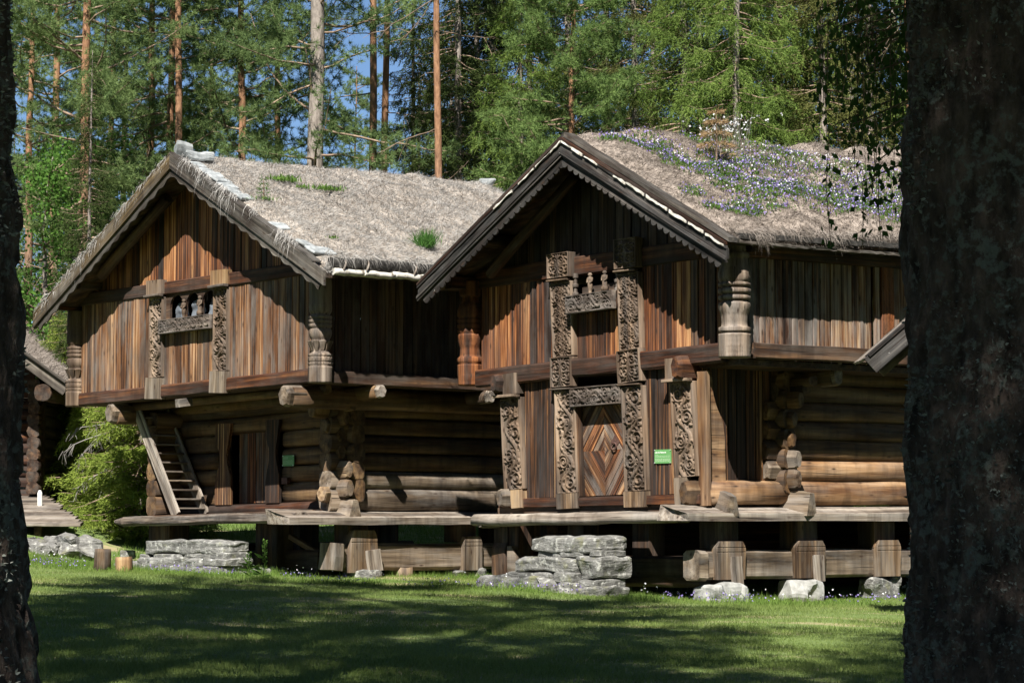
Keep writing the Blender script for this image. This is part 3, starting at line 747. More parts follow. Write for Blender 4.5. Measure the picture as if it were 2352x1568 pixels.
# upper front
vboards(h, 'f', .24, 2.28, 4.37, 5.84, .08, M_boardR)
vboards(h, 'f', 2.70, 3.88, 4.33, 5.14, .08, M_boardR)
vboards(h, 'f', 4.28, 6.38, 4.26, 5.84, .08, M_boardR)
vboards(h, 'f', .1, 6.5, 6.1, 6.2, .11, M_boardRg, 'gable_board', z1f=lambda s: min(8.0, zvR(s) - .12))
# carved planks of the upper front
cp = lambda s0, z0, s1, z1, w, seed, style, mat=M_carve, t=.08, th=.155, **k: carve(e, 'carved_plank', h, h.w(s0, t, z0), h.w(s1, t, z1), w, th, mat, seed, style, h.nf, **k)
cp(4.10, 4.40, 4.16, 5.72, .50, 3, 'mirror', wtop=.54)
cp(4.16, 5.80, 4.17, 6.24, .55, 5, 'rosette', t=.06, th=.195)
cp(4.09, 3.86, 4.10, 4.385, .52, 8, 'rosette', t=.06, th=.195)
cp(2.45, 4.42, 2.50, 5.74, .50, 4, 'mirror', wtop=.52)
cp(2.50, 5.82, 2.51, 6.34, .53, 6, 'rosette', t=.06, th=.195)
cp(2.41, 3.85, 2.45, 4.41, .53, 9, 'rosette', t=.06, th=.195)
for s_, z_ in ((4.165, 5.76), (2.50, 5.78), (4.09, 3.825), (2.41, 3.815)):
    beam(e, 'moulding', h.w(s_ + .262, -.095, z_), h.w(s_ - .262, -.095, z_ - .004), .09, .03, UP, M_carve, jit=.002)
# lower carved planks
cp(3.965, 1.99, 4.045, 3.79, .50, 12, 'scroll', t=.06, th=.155, depth=.045)
cp(2.31, 1.99, 2.395, 3.78, .50, 13, 'scroll', t=.06, th=.155, depth=.045)
for s0, s1 in ((3.965, 3.955), (2.31, 2.305)):
    beam(e, 'plank_foot', h.w(s1, -.03, 1.72), h.w(s0, -.03, 1.985), .52, .17, h.nf, M_stump, jit=.006, c=.02, seg=.12, label='frayed pale foot of a carved plank')
cp(5.35, 2.08, 5.455, 3.73, .50, 14, 'scroll', t=.06, th=.155, depth=.045)
cp(1.145, 2.20, 1.245, 3.79, .50, 15, 'scroll', t=.06, th=.155, depth=.045)
beam(e, 'plank_foot', h.w(5.24, -.03, 1.75), h.w(5.26, -.03, 2.075), .30, .16, h.nf, M_stump, jit=.008, c=.02, seg=.12)
beam(e, 'plank_foot', h.w(1.23, -.03, 1.73), h.w(1.25, -.03, 2.195), .30, .16, h.nf, M_logG, jit=.004, c=.02, seg=.2)
beam(e, 'post_head', h.w(5.39, -.03, 3.80), h.w(5.41, -.03, 4.17), .36, .24, h.nf, M_carve, jit=.006, c=.02, seg=.2)
beam(e, 'post_head', h.w(1.42, -.03, 3.84), h.w(1.43, -.03, 4.20), .25, .24, h.nf, M_carve, jit=.006, c=.02, seg=.2)
beam(e, 'moulding', h.w(5.75, -.15, 3.765), h.w(5.16, -.15, 3.765), .13, .05, UP, M_carve, jit=.002)
beam(e, 'moulding', h.w(1.55, -.15, 3.82), h.w(.96, -.15, 3.82), .13, .05, UP, M_carve, jit=.002)
# sides of the lower posts
beam(e, 'post_side', h.w(.80, .03, 1.72), h.w(.83, .03, 3.95), .10, .22, h.ns, M_logR, jit=.006)
# beam ends over and under the posts
logend(h, 'beam_end', h.w(5.62, .3, 4.0), h.w(5.62, -.30, 4.0), .22, .34, M_dark)
logend(h, 'beam_end', h.w(1.10, .3, 4.02), h.w(1.10, -.34, 4.02), .25, .40, M_dark)
logend(h, 'beam_end', h.w(5.50, .3, 1.93), h.w(5.50, -.26, 1.93), .24, .34, M_logG)
logend(h, 'beam_end', h.w(.99, .3, 1.93), h.w(.99, -.27, 1.93), .26, .42, M_log)
# sills, lintel, lower boards
beam(e, 'sill_beam', h.w(5.75, .02, 1.84), h.w(.86, .02, 1.83), .18, .16, UP, M_dark, jit=.008, seg=.5)
beam(e, 'sill_beam', h.w(5.85, .10, 1.69), h.w(.80, .10, 1.69), .22, .14, UP, M_darkL, jit=.008, seg=.5)
carve(e, 'lintel', h, h.w(3.86, -.04, 3.66), h.w(2.64, -.04, 3.67), .34, .09, M_carveD, 21, 'scroll', h.nf, arch=.0)
vboards(h, 'f', 4.20, 5.18, 1.92, 4.05, .05, M_boardLow)
vboards(h, 'f', 1.40, 2.20, 1.92, 4.05, .05, M_boardLow)
beam(e, 'door_jamb', h.w(3.72, .02, 1.93), h.w(3.80, .02, 3.50), .07, .14, h.nf, M_darkL)
beam(e, 'door_jamb', h.w(2.56, .04, 1.93), h.w(2.64, .04, 3.50), .06, .12, h.nf, M_darkL)
# the door with its diamond of boards
dr = obj('door', *sweep(sect_rect(1.14, .03, .004), [0, 1.56]), M_dark, e, frame(h.w(3.22, .16, 1.93), h.w(3.14, .16, 3.49), h.nf)[0])
Y_ = -h.a
for q in range(4):
    up_, lf = q < 2, q % 2 == 0
    rect = [(-.56, 0), (0, 0), (0, .78), (-.56, .78)] if lf else [(0, 0), (.56, 0), (.56, .78), (0, .78)]
    yo = .78 if up_ else 0
    rect = [(x + .004 * (1 if x < 0 else -1 if x > 0 else 0), y + yo) for x, y in rect]
    sl = 1 if (lf == up_) else -1
    dx, dy = .56, .78 * sl; ln = sqrt(dx * dx + dy * dy); d_ = (dx / ln, dy / ln); nn = (-d_[1], d_[0])
    pr = [x * nn[0] + y * nn[1] for x, y in rect]; a0, a1 = min(pr), max(pr); a = a0
    while a < a1 - .01:
        w_ = min(RND.choice((.10, .16, .13)), a1 - a)
        po = clip(clip(rect, nn[0], nn[1], a + w_ - .006), -nn[0], -nn[1], -(a + .004))
        if len(po) >= 3:
            O_ = h.w(3.22, .145, 1.94); Zu = Vector((0, 0, 1)) + h.a * .035
            X3 = Y_ * d_[0] + Zu * d_[1]; Y3 = Y_ * nn[0] + Zu * nn[1]
            loc = [(x * d_[0] + y * d_[1], x * nn[0] + y * nn[1]) for x, y in po]
            prism(dr, 'door_board', loc, O_, X3, Y3, .03 + RND.uniform(0, .008), M_boardL if RND.random() < .45 else M_boardS if RND.random() < .4 else M_boardR)
        a += w_
V, F = [], []
nT, mT = 20, 8
for i in range(nT):
    a = 2 * pi * i / nT
    for j in range(mT):
        b_ = 2 * pi * j / mT; rr = .062 + .013 * cos(b_); V.append((rr * cos(a), rr * sin(a), .013 * sin(b_)))
for i in range(nT):
    for j in range(mT):
        F.append((i * mT + j, ((i + 1) % nT) * mT + j, ((i + 1) % nT) * mT + (j + 1) % mT, i * mT + (j + 1) % mT))
obj('ring_handle', V, F, M_iron, dr, frame(h.w(2.97, .07, 2.78), h.w(2.97, .07, 3.78), h.nf)[0], True)
pl = [(.11 * (1 if i % 2 == 0 else .6) * cos(i * pi / 4), .14 * (1 if i % 2 == 0 else .6) * sin(i * pi / 4)) for i in range(8)]
prism(dr, 'handle_plate', pl, h.w(2.97, .115, 2.86), Y_, UP, .014, M_iron)
# window niche with two carved figures
def statue(parent, name, base, H, mat, skirt, up=UP, face=None):
    prof = [(0, .055), (.04, .06), (.05, .03 if not skirt else .085), (.22, .045 if not skirt else .085), (.30, .055), (.5, .06), (.56, .045), (.66, .06), (.78, .065), (.82, .025), (.85, .045), (.93, .055), (.99, .03), (1, .005)]
    n = 14; V = []; F = []
    for z, r_ in prof:
        for i in range(n):
            a = 2 * pi * i / n; V.append((z * H, r_ * .82 * cos(a) * H / .4, r_ * .75 * sin(a) * H / .4))
    K = len(prof)
    for k in range(K - 1):
        for i in range(n): F.append((k * n + i, k * n + (i + 1) % n, (k + 1) * n + (i + 1) % n, (k + 1) * n + i))
    F.append(tuple(range(n - 1, -1, -1)))
    for sg in (-1, 1):                                # arms folded to the waist
        pts = [(.76 * H, sg * .135 * H, 0), (.62 * H, sg * .155 * H, .03 * H), (.52 * H, sg * .085 * H, .11 * H)]
        Vt, Ft = tube(pts, [.05 * H, .045 * H, .035 * H], 7); b0 = len(V)
        V += [tuple(p) for p in Vt]; F += [tuple(int(i) + b0 for i in f) for f in Ft]
    return obj(name, V, F, mat, parent, frame(base, Vector(base) + UP, face)[0], True)
def tube(pts, radii, n=7):
    P = np.array(pts, float); K = len(P); T = np.gradient(P, axis=0); T = unit(T)
    ref = np.array([0, 0, 1.]) if abs(T[0][2]) < .9 else np.array([1., 0, 0])
    V = []
    for i in range(K):
        a = np.cross(T[i], ref); a /= np.linalg.norm(a) + 1e-9; b_ = np.cross(T[i], a)
        for j in range(n):
            t_ = 2 * pi * j / n; V.append(P[i] + radii[i] * (cos(t_) * a + sin(t_) * b_))
    i = (np.arange(K - 1)[:, None] * n + np.arange(n)[None]).ravel(); j = (np.arange(K - 1)[:, None] * n + (np.arange(n)[None] + 1) % n).ravel()
    return np.array(V), np.stack([i, j, j + n, i + n], 1)
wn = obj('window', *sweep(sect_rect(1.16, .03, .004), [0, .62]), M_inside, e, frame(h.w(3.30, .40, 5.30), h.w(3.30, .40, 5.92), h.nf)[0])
beam(wn, 'panel', h.w(3.86, .20, 5.50), h.w(2.74, .20, 5.50), .03, .28, UP, M_darkL)
carve(wn, 'sill', h, h.w(3.86, -.10, 5.28), h.w(2.72, -.10, 5.30), .32, .12, M_carveD, 23, 'scroll', h.nf, step=.011, depth=.045)
beam(wn, 'sill', h.w(3.86, .08, 5.31), h.w(2.74, .08, 5.32), .34, .28, UP, M_darkL)
statue(wn, 'figure', h.w(3.44, -.02, 5.45), .38, M_carve, False, face=h.nf)
statue(wn, 'figure', h.w(3.08, -.02, 5.46), .38, M_carve, True, face=h.nf)
for s_ in (3.80, 2.77):
    pr = [(0, .06), (.05, .06), (.07, .035), (.14, .03), (.16, .055), (.2, .06), (.22, .03), (.3, .03), (.32, .05), (.4, .05)]
    n = 12; V = [(z, r_ * cos(2 * pi * i / n), r_ * sin(2 * pi * i / n)) for z, r_ in pr for i in range(n)]
    F = [(k * n + i, k * n + (i + 1) % n, (k + 1) * n + (i + 1) % n, (k + 1) * n + i) for k in range(len(pr) - 1) for i in range(n)]
    obj('baluster', V, F, M_carveD, wn, frame(h.w(s_, -.02, 5.45), h.w(s_, -.02, 6), h.nf)[0])
# upper right-hand side
vboards(h, 's', .24, 3.12, 4.38, 5.86, .04, M_boardS)
vboards(h, 's', 3.75, 8.0, 4.40, 5.90, .04, M_boardS)
carve(e, 'carved_plank', h, h.w(-.02, 3.43, 4.40), h.w(-.02, 3.43, 5.88), .30, .05, M_postO, 33, 'mirror', h.ns, depth=.02)
beam(e, 'wall_board', h.w(.0, 3.21, 4.40), h.w(.0, 3.21, 5.88), .12, .06, h.ns, M_boardS)
beam(e, 'wall_board', h.w(.0, 3.67, 4.40), h.w(.0, 3.67, 5.88), .14, .06, h.ns, M_boardS)
vboards(h, 'f', .3, 6.3, 4.2, 6.0, 8.0, M_boardR)
for s_, in ((6.58,),):
    u = .2
    while u < 8.0:
        beam(e, 'wall_board', h.w(s_, u + .15, 4.2), h.w(s_, u + .15, 5.9), .29, .035, -h.ns, M_boardR); u += .3
# upper floor
prismV = lambda z, t0, t1, s0, s1: [h.w(s0, t0, z), h.w(s1, t0, z), h.w(s1, t1, z), h.w(s0, t1, z)]
def slab(h, name, s0, s1, t0, t1, z0, z1, mat):
    V = [h.w(s, t, z) for z in (z0, z1) for s, t in ((s0, t0), (s1, t0), (s1, t1), (s0, t1))]
    return obj(name, V, [(0, 1, 2, 3), (7, 6, 5, 4), (0, 4, 5, 1), (1, 5, 6, 2), (2, 6, 7, 3), (3, 7, 4, 0)], mat, h.e)
slab(h, 'upper_floor', .08, 6.5, .08, 8, 4.02, 4.12, M_darkL)
slab(h, 'lower_floor', .95, 5.7, .3, 8, 1.55, 1.66, M_darkL)
# lower right-hand side: boarded porch, then the log core
prism(e, 'side_plank', [(0, 0), (0, 1.78), (.06, 1.80), (.09, 1.45), (.16, 1.25), (.30, .98), (.345, .72), (.36, 0)], h.w(.875, .16, 2.14), h.b, UP, .05, M_logR)
vboards(h, 's', .10, 1.78, 2.12, 4.05, .96, M_boardLow)
logpiece(h, 'log', h.w(.86, .06, 1.935), h.w(.88, 1.95, 1.945), .34, .42, M_logR, p=.8)
zL = [1.945, 2.335, 2.675, 3.01, 3.34, 3.66, 3.95]
for i, (z, hh) in enumerate(zip(zL, (.43, .36, .36, .35, .35, .34, .33))):
    m_ = M_logR if i < 2 else M_log
    logpiece(h, 'log', h.w(1.0, 1.7, z), h.w(1.0, 8.2, z + .02), .36, hh, m_, p=.66)
    logpiece(h, 'log', h.w(5.7, .2, z), h.w(5.7, 8.2, z + .02), .36, hh, M_log, p=.66)
    zc = z + .19
    logpiece(h, 'log', h.w(.7, 1.86, zc), h.w(5.8, 1.86, zc), .32, hh - .02, M_log, p=.66)
    logpiece(h, 'log', h.w(.6, 8.0, zc), h.w(5.9, 8.0, zc), .34, hh, M_log, p=.66)
for i, (z0, z1, out, mt) in enumerate(((1.99, 2.34, .50, M_stump), (2.345, 2.665, .50, M_logG), (2.70, 3.0, .62, M_log), (3.03, 3.33, .58, M_log), (3.36, 3.66, .44, M_log))):
    logend(h, 'log_end', h.w(.95, 1.86, (z0 + z1) / 2), h.w(out, 1.86, (z0 + z1) / 2), .19, (z1 - z0) * .98, mt)
logend_flare(h, 'log_end', h.w(.95, 1.90, 1.78), h.w(.33, 1.98, 1.76), .34, .42, M_logG)
logend_flare(h, 'log_end', h.w(.80, .35, 1.80), h.w(.34, .18, 1.72), .30, .36, M_logG)
for i, (z, hh, t1) in enumerate(((2.33, .34, 1.50), (2.66, .34, 1.46), (3.0, .33, 1.5), (3.33, .33, 1.5))):
    logend(h, 'log_end', h.w(.93, 1.8, z), h.w(.93, t1, z), .28, hh, M_logG if i < 1 else M_log)
# jetty beams
for t_ in (2.45, 5.2):
    logpiece(h, 'jetty_beam', h.w(.22, t_, 3.93), h.w(6.4, t_, 3.95), .30, .34, M_log, p=.66)
    logend(h, 'jetty_beam', h.w(.5, t_, 3.93), h.w(.16, t_, 3.93), .31, .36, M_logG)
    logend(h, 'peg', h.w(.4, t_ - .05, 4.16), h.w(.08, t_ - .05, 4.16), .15, .13, M_grey)
for k in range(4):
    logpiece(h, 'bracket_log', h.w(.95, 2.0, 3.46 + k * .12), h.w(.75 - k * .15, 2.0, 3.47 + k * .12), .24, .18, M_log)
# weather ledge along the side and the front
def ledge(h, s_in, s_out, t0, t1, zi, zo, zb, mat, name='ledge_plank'):
    M, Lh = frame(h.w(s_out, t0, zb), h.w(s_out, t1, zb), UP); inv = M.inverted()
    K = 9; V = []; F = []
    for i in range(K):
        q = i / (K - 1); t = t0 + (t1 - t0) * q
        cut = .0
        for s, z in ((s_out, zb), (s_out - .0, zo), ((s_in + s_out) / 2, (zi + zo) / 2 + .012), (s_in, zi), (s_in, zb + .02)):
            tt = t + (RND.uniform(-.05, .05) if i == 0 else 0)
            V.append(inv @ (h.w(s, tt, z) + Vector((RND.uniform(-.008, .008), RND.uniform(-.008, .008), RND.uniform(-.008, .008)))))
    for k in range(K - 1):
        for i in range(5): F.append((k * 5 + i, k * 5 + (i + 1) % 5, (k + 1) * 5 + (i + 1) % 5, (k + 1) * 5 + i))
    F += [(4, 3, 2, 1, 0), tuple(range((K - 1) * 5, K * 5))]
    return obj(name, V, F, mat, h.e, M)
ledge(h, 1.0, .36, -.80, 8.2, 1.735, 1.585, 1.465, M_grey)
logpiece(h, 'ledge_log', h.w(5.95, -.32, 1.54), h.w(.95, -.30, 1.54), .44, .21, M_grey, jit=.016, seg=.4)
logend(h, 'log_end', h.w(5.75, .1, 1.52), h.w(5.75, -.5, 1.50), .22, .22, M_grey)
# foundation
beam(e, 'foundation_beam', h.w(.78, -.14, .75), h.w(.78, 8.3, .72), .30, .49, UP, M_logG, jit=.014, seg=.6, c=.05)
beam(e, 'foundation_beam', h.w(5.7, -.1, .72), h.w(5.7, 8.2, .72), .30, .49, UP, M_darkL, jit=.012, c=.04)
beam(e, 'foundation_beam', h.w(5.9, .42, .62), h.w(.95, .42, .63), .34, .52, UP, M_darkL, jit=.014, seg=.6, c=.05)
for z_ in (.35, .7, 1.05, 1.36):
    logpiece(h, 'foundation_log', h.w(5.9, 7.8, z_), h.w(.95, 7.8, z_), .34, .36, M_dark)
    logpiece(h, 'foundation_log', h.w(5.45, .9, z_), h.w(5.45, 8.0, z_), .34, .36, M_dark)
def block(h, s, tc_, z0, z1, w0, w1, th, mat, face='s'):
    """notched foundation block: wider at the shoulder, with two cut bands"""
    nrm = h.ns if face == 's' else h.nf
    P = (lambda z: h.w(s, tc_, z)) if face == 's' else (lambda z: h.w(tc_, s, z))
    M, Lh = frame(P(z0), P(z1), nrm); sec = sect_rect(1, th, .02)
    xs = [0, Lh * .5, Lh * .70, Lh * .705, Lh * .73, Lh * .735, Lh * .82, Lh * .825, Lh * .85, Lh * .855, Lh]
    sc = [(w0, 1), (w0 + (w1 - w0) * .5, 1), (w1, 1), (w1, .93), (w1, .93), (w1, 1), (w1 * .99, 1), (w1 * .99, .93), (w1 * .97, .93), (w1 * .97, 1), (w1 * .8, .95)]
    V, F = sweep([(y * 1.0, z) for y, z in sec], xs, sc, None, .002)
    V = [(x, y, z) for x, y, z in V]
    return obj('foundation_block', V, F, mat, h.e, M)
for t_, w0, w1 in ((.20, .62, .66), (2.03, .66, .70), (3.92, .56, .60), (5.9, .6, .64)):
    block(h, .62, t_ + .14, .50, 1.13, w0, w1, .20, M_stump)
    beam(e, 'support_post', h.w(.80, t_ + .12, 1.0), h.w(.80, t_ + .12, 1.56), .52, .40, h.ns, M_darkL, jit=.008)
    block(h, 5.7, t_, .5, 1.13, w0, w1, .42, M_darkL)
    beam(e, 'support_post', h.w(5.7, t_, 1.05), h.w(5.7, t_, 1.56), .52, .40, h.ns, M_darkL)
for t_, z0, z1 in ((.24, .36, .88), (2.12, .44, .88)):
    beam(e, 'wedge', h.w(.47, t_ + .17, z0), h.w(.51, t_ + .17, z1), .22, .07, h.ns, M_grey, jit=.012, seg=.15)
beam(e, 'foundation_beam', h.w(.76, -.33, .74), h.w(.76, -.13, .74), .40, .5, UP, M_logG, jit=.02, c=.06)
beam(e, 'support_post', h.w(5.45, .10, .42), h.w(5.45, .14, 1.46), .36, .34, h.nf, M_darkL, jit=.008)
prism(e, 'wedge', [(0, 0), (.42, 0), (.12, .62), (0, .62)], h.w(5.40, -.02, .45), -h.a, UP, .16, M_logG)
for s_ in (2.6, 4.2):
    beam(e, 'support_post', h.w(s_, .5, .8), h.w(s_, .5, 1.5), .4, .4, h.nf, M_darkL)
    beam(e, 'support_post', h.w(s_, 7.8, .6), h.w(s_, 7.8, 1.5), .4, .4, h.nf, M_darkL)
# gable end at the back
vboards(h, 'f', .1, 6.5, 5.9, 6.2, 8.05, M_boardR, 'gable_board', wmin=.3, wmax=.4, z1f=lambda s: min(8.0, zvR(s) - .05))
for i, u in enumerate(np.arange(-.6, 8.4, .55)):         # bark under the eave turf, in overlapping sheets
    beam(e, 'birch_bark', h.w(-.57, u, 5.94 + .03 * max(0, u) * .5 + RND.uniform(-.01, .01)), h.w(-.57, u + .60, 5.94 + .03 * max(0, u + .6) * .5 + RND.uniform(-.01, .01)), .10, .05, UP, M_vergeG, jit=.014, seg=.12)
beam(e, 'eave_board', h.w(-.54, -.55, 6.04), h.w(-.54, 8.5, 6.27), .10, .09, UP, M_rope, jit=.014, seg=.2)


fringe(R, 'hanging_grass', lambda q: R.w(-.50, -.5 + 8.9 * q, 6.13 + .05 * 8.9 * q), 4200, (.45, -.5, -.55), .17, M_sodbR, 401, .9)
fringe(R, 'hanging_grass', lambda q: R.w(7.08, -.5 + 8.9 * q, 6.05 + .05 * 8.9 * q), 1200, (-.5, 0, -.6), .2, M_sodbR, 402)
# =================================================================== LEFT HOUSE
h = L; e = L.e
roof(L, 3.70, 8.46, .565, .035, -.86, 7.9, -.68, 8.0, M_sod, M_sodb, .09, 57, 130000, .105)
zvL = lambda s: 8.62 - .575 * abs(s - 3.70)
for s0 in (-1.0, 8.45):
    lf = s0 > 3; tO = .004 if lf else 0
    rake(h, 'verge_board', s0, zvL(s0), 3.70, 8.62, -.73 + tO, .16, .27, .06, M_vergeL if lf else M_vergeG, jit=.006)
    rake(h, 'verge_cover', s0 + (.3 if not lf else 0), zvL(s0 + (.3 if not lf else 0)), 3.70, 8.62, -.66 + tO, .0, .04, .2, M_vergeG if not lf else M_vergeL, jit=.014, seg=.15)
    scallop(h, s0 + (.15 if not lf else -.15), zvL(s0) + .085, 3.70, 8.62, -.70 + tO, .355, .10, .035, M_vergeG, .36, .045, rnd=True)
for sp, zp in ((.9, 6.75), (7.2, 6.45), (3.70, 8.24)):
    logpiece(h, 'purlin', h.w(sp, -.5, zp), h.w(sp, 7.7, zp), .26, .26, M_darkL)
logpiece(h, 'brace', h.w(6.6, -.35, 6.55), h.w(4.3, -.35, 7.85), .22, .2, M_darkL)
profL = [(3.97, .222), (4.27, .225), (4.28, .20), (4.30, .222), (4.34, .222), (4.35, .205), (4.36, .222), (4.44, .222), (4.45, .205), (4.46, .22), (4.50, .22), (4.51, .185), (4.55, .155), (4.58, .158), (4.66, .19), (4.71, .215), (4.725, .215), (4.73, .17), (4.76, .17), (4.82, .20), (4.88, .212), (4.94, .205), (4.98, .175), (4.99, .205), (5.05, .205), (5.06, .18), (5.07, .205), (5.13, .205), (5.14, .185), (5.15, .21), (5.20, .21), (5.22, .17), (5.28, .205), (5.38, .215), (5.45, .205), (5.55, .205), (5.75, .21), (5.95, .2)]
turned(h, 0, 0, profL, M_postG, rope=((4.30, 4.34), (4.36, 4.44), (4.46, 4.5), (4.99, 5.05), (5.07, 5.13), (5.15, 5.2)), teeth=((4.58, 4.71),))
turned(h, 7.95, 0, profL, M_carve, rope=((4.30, 4.34), (4.36, 4.44), (4.46, 4.5), (4.99, 5.05), (5.07, 5.13), (5.15, 5.2), (5.6, 5.66)), teeth=((4.58, 4.71),))
turned(h, 0, 7.5, profL, M_postG); turned(h, 7.95, 7.5, profL, M_carve)
# petal collars
for s_, mt in ((0, M_postG), (7.95, M_carve)):
    for k in range(10):
        a = 2 * pi * k / 10; d_ = Vector((cos(a), sin(a), 0)); b0 = h.w(s_, 0, 4.56) + d_ * .158; b1 = h.w(s_, 0, 4.735) + d_ * .225
        beam(e, 'petal', b0, b1, .115, .02, d_, mt, scale=lambda q: .5 + .6 * q, seg=.05, c=.006)
beam(e, 'floor_beam', h.w(7.72, -.02, 4.09), h.w(.24, -.02, 4.11), .16, .26, UP, M_dark, jit=.010, seg=.5, c=.03)
beam(e, 'tie_beam', h.w(8.3, .03, 6.17), h.w(-.4, .03, 6.11), .17, .26, UP, M_dark, jit=.008, c=.02)
beam(e, 'floor_beam', h.w(-.02, .24, 4.085), h.w(-.02, 7.5, 4.09), .15, .24, UP, M_darkL, jit=.008, seg=.6, c=.02)
beam(e, 'top_plate', h.w(0, -.5, 6.05), h.w(0, 7.6, 6.15), .2, .2, UP, M_dark)
beam(e, 'top_plate', h.w(7.95, -.5, 6.05), h.w(7.95, 7.6, 6.1), .2, .2, UP, M_dark)
vboards(h, 'f', .2, 2.74, 4.21, 6.03, .0, M_boardL)
vboards(h, 'f', 3.14, 4.86, 4.21, 5.25, .0, M_boardL)
vboards(h, 'f', 5.26, 7.76, 4.20, 6.07, .0, M_boardL)
vboards(h, 'f', .1, 7.85, 6.18, 6.2, .03, M_boardR, 'gable_board', z1f=lambda s: min(8.4, zvL(s) - .12))
cp = lambda s0, z0, s1, z1, w, seed, style, mat=M_carve, t=.04, th=.14, **k: carve(e, 'carved_plank', h, h.w(s0, t, z0), h.w(s1, t, z1), w, th, mat, seed, style, h.nf, **k)
cp(5.05, 4.39, 5.05, 5.98, .44, 41, 'scroll'); cp(2.93, 4.38, 2.93, 5.98, .45, 42, 'scroll')
for s_, mt in ((5.05, M_carve), (2.93, M_fresh)):
    beam(e, 'plank_head', h.w(s_, -.06, 6.04), h.w(s_, -.06, 6.32), .48, .20, h.nf, mt, jit=.004, c=.012)
    beam(e, 'moulding', h.w(s_ + .25, -.15, 6.01), h.w(s_ - .25, -.15, 6.01), .13, .05, UP, M_carveD, jit=.003)
    beam(e, 'plank_foot', h.w(s_ + .02, -.06, 3.96), h.w(s_, -.06, 4.375), .47, .20, h.nf, M_logG, jit=.006, c=.012, seg=.2)
# window: arched board, two figures and grey cloth behind it
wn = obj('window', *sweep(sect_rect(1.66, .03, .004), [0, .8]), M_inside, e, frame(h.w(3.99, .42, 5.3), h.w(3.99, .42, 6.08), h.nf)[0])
po = [(0, .62), (0, .53)]
for c_ in (.35, .885, 1.415):
    for i in range(11):
        a = pi - pi * i / 10; po.append((c_ + .225 * cos(a), .28 + .25 * max(.0, sin(a)) ** .8 if i not in (0, 10) else .02))
po += [(1.66, .53), (1.66, .62)]
po2 = [(0, .62), (0, .0)]
for c_ in (.35, .885, 1.415):
    po2 += [(c_ - .225, .0)] + [(c_ + .225 * cos(pi - pi * i / 10), .28 + .235 * sin(pi * i / 10)) for i in range(11)] + [(c_ + .225, .0)]
po2 += [(1.66, 0), (1.66, .62)]
prism(wn, 'arched_board', po2, h.w(4.82, .06, 5.47), -h.a, UP, .05, M_darkL)
carve(wn, 'sill', h, h.w(4.82, -.10, 5.36), h.w(3.15, -.10, 5.35), .28, .10, M_carveD, 45, 'scroll', h.nf, depth=.04)
beam(wn, 'sill', h.w(4.82, .06, 5.37), h.w(3.16, .06, 5.36), .30, .26, UP, M_darkL)
for c_ in (4.47, 3.935, 3.405):
    ns_, nz_ = 14, 14; V = []
    for j in range(nz_ + 1):
        for i in range(ns_ + 1):
            x = (i / ns_ - .5) * .46 * (1 - .45 * (j / nz_) ** 2); z = j / nz_ * .38
            f = float(fbm(np.array([[x * 9, z * 7, c_ * 5]]), 3, 3)[0]); V.append(h.w(c_ - x, .155 - .05 * f, 5.49 + z - (.04 * abs(x) * 8 if j == nz_ else 0)))
    F = [(j * (ns_ + 1) + i, j * (ns_ + 1) + i + 1, (j + 1) * (ns_ + 1) + i + 1, (j + 1) * (ns_ + 1) + i) for j in range(nz_) for i in range(ns_)]
    obj('cloth', V, F, M_cloth, wn, None, True)
statue(wn, 'figure', h.w(4.20, -.02, 5.50), .38, M_carve, False, face=h.nf)
statue(wn, 'figure', h.w(3.67, -.02, 5.50), .40, M_carve, True, face=h.nf)
# upper side, back and left walls
vboards(h, 's', .2, 7.5, 4.19, 6.05, .04, M_boardShade)
vboards(h, 'f', .2, 7.8, 4.1, 6.2, 7.5, M_boardL, wmin=.3, wmax=.4)
u = .2
while u < 7.4:
    beam(e, 'wall_board', h.w(7.93, u + .16, 4.1), h.w(7.93, u + .16, 6.05), .31, .035, -h.ns, M_boardL); u += .32
vboards(h, 'f', .1, 7.85, 6.18, 6.2, 7.55, M_boardR, 'gable_board', wmin=.35, wmax=.45, z1f=lambda s: min(8.4, zvL(s) - .05))
slab(h, 'upper_floor', .08, 7.85, .08, 7.5, 3.98, 4.06, M_darkL)
slab(h, 'lower_floor', .95, 6.1, .0, 7.4, 1.54, 1.63, M_darkL)
# log core
zs_ = [(1.875, .43), (2.24, .34), (2.58, .35), (2.92, .35), (3.26, .35), (3.60, .36)]
for i, (z, hh) in enumerate(zs_):
    logpiece(h, 'log', h.w(.92, .9, z), h.w(.92, 7.6, z), .36, hh, M_logG if i < 2 else M_log, p=.66)
    logpiece(h, 'log', h.w(6.22, .7, z), h.w(6.22, 7.6, z), .36, hh, M_log, p=.66)
    zc = z + .17
    for a_, b_ in ((((.62, 2.58), (4.62, 6.3)) if zc < 3.4 else ((.62, 6.4),))):
        logpiece(h, 'log', h.w(a_ + (.14 if a_ > 3 else 0), 1.45, zc), h.w(b_ + (.14 if b_ < 3 else .15), 1.45, zc), .34, hh, M_log, p=.66)
    logpiece(h, 'log', h.w(.6, 7.3, zc), h.w(6.4, 7.3, zc), .34, hh, M_log, p=.66)
logpiece(h, 'log', h.w(.2, 1.41, 3.86), h.w(6.7, 1.41, 3.86), .32, .30, M_log, p=.66)
logpiece(h, 'sill_log', h.w(.7, 1.37, 1.74), h.w(6.35, 1.37, 1.74), .40, .26, M_dark, p=.8)
for s_, te_ in ((.55, -.28), (6.58, .02)):
    logpiece(h, 'jetty_beam', h.w(s_, te_, 3.74), h.w(s_, 7.6, 3.76), .34, .38, M_log, p=.66)
    logend(h, 'jetty_beam', h.w(s_, te_ + .28, 3.75), h.w(s_, te_ - .14, 3.75), .35, .40, M_logG)
beam(e, 'peg', h.w(4.12, .1, 3.86), h.w(4.12, -.2, 3.82), .16, .16, UP, M_grey)
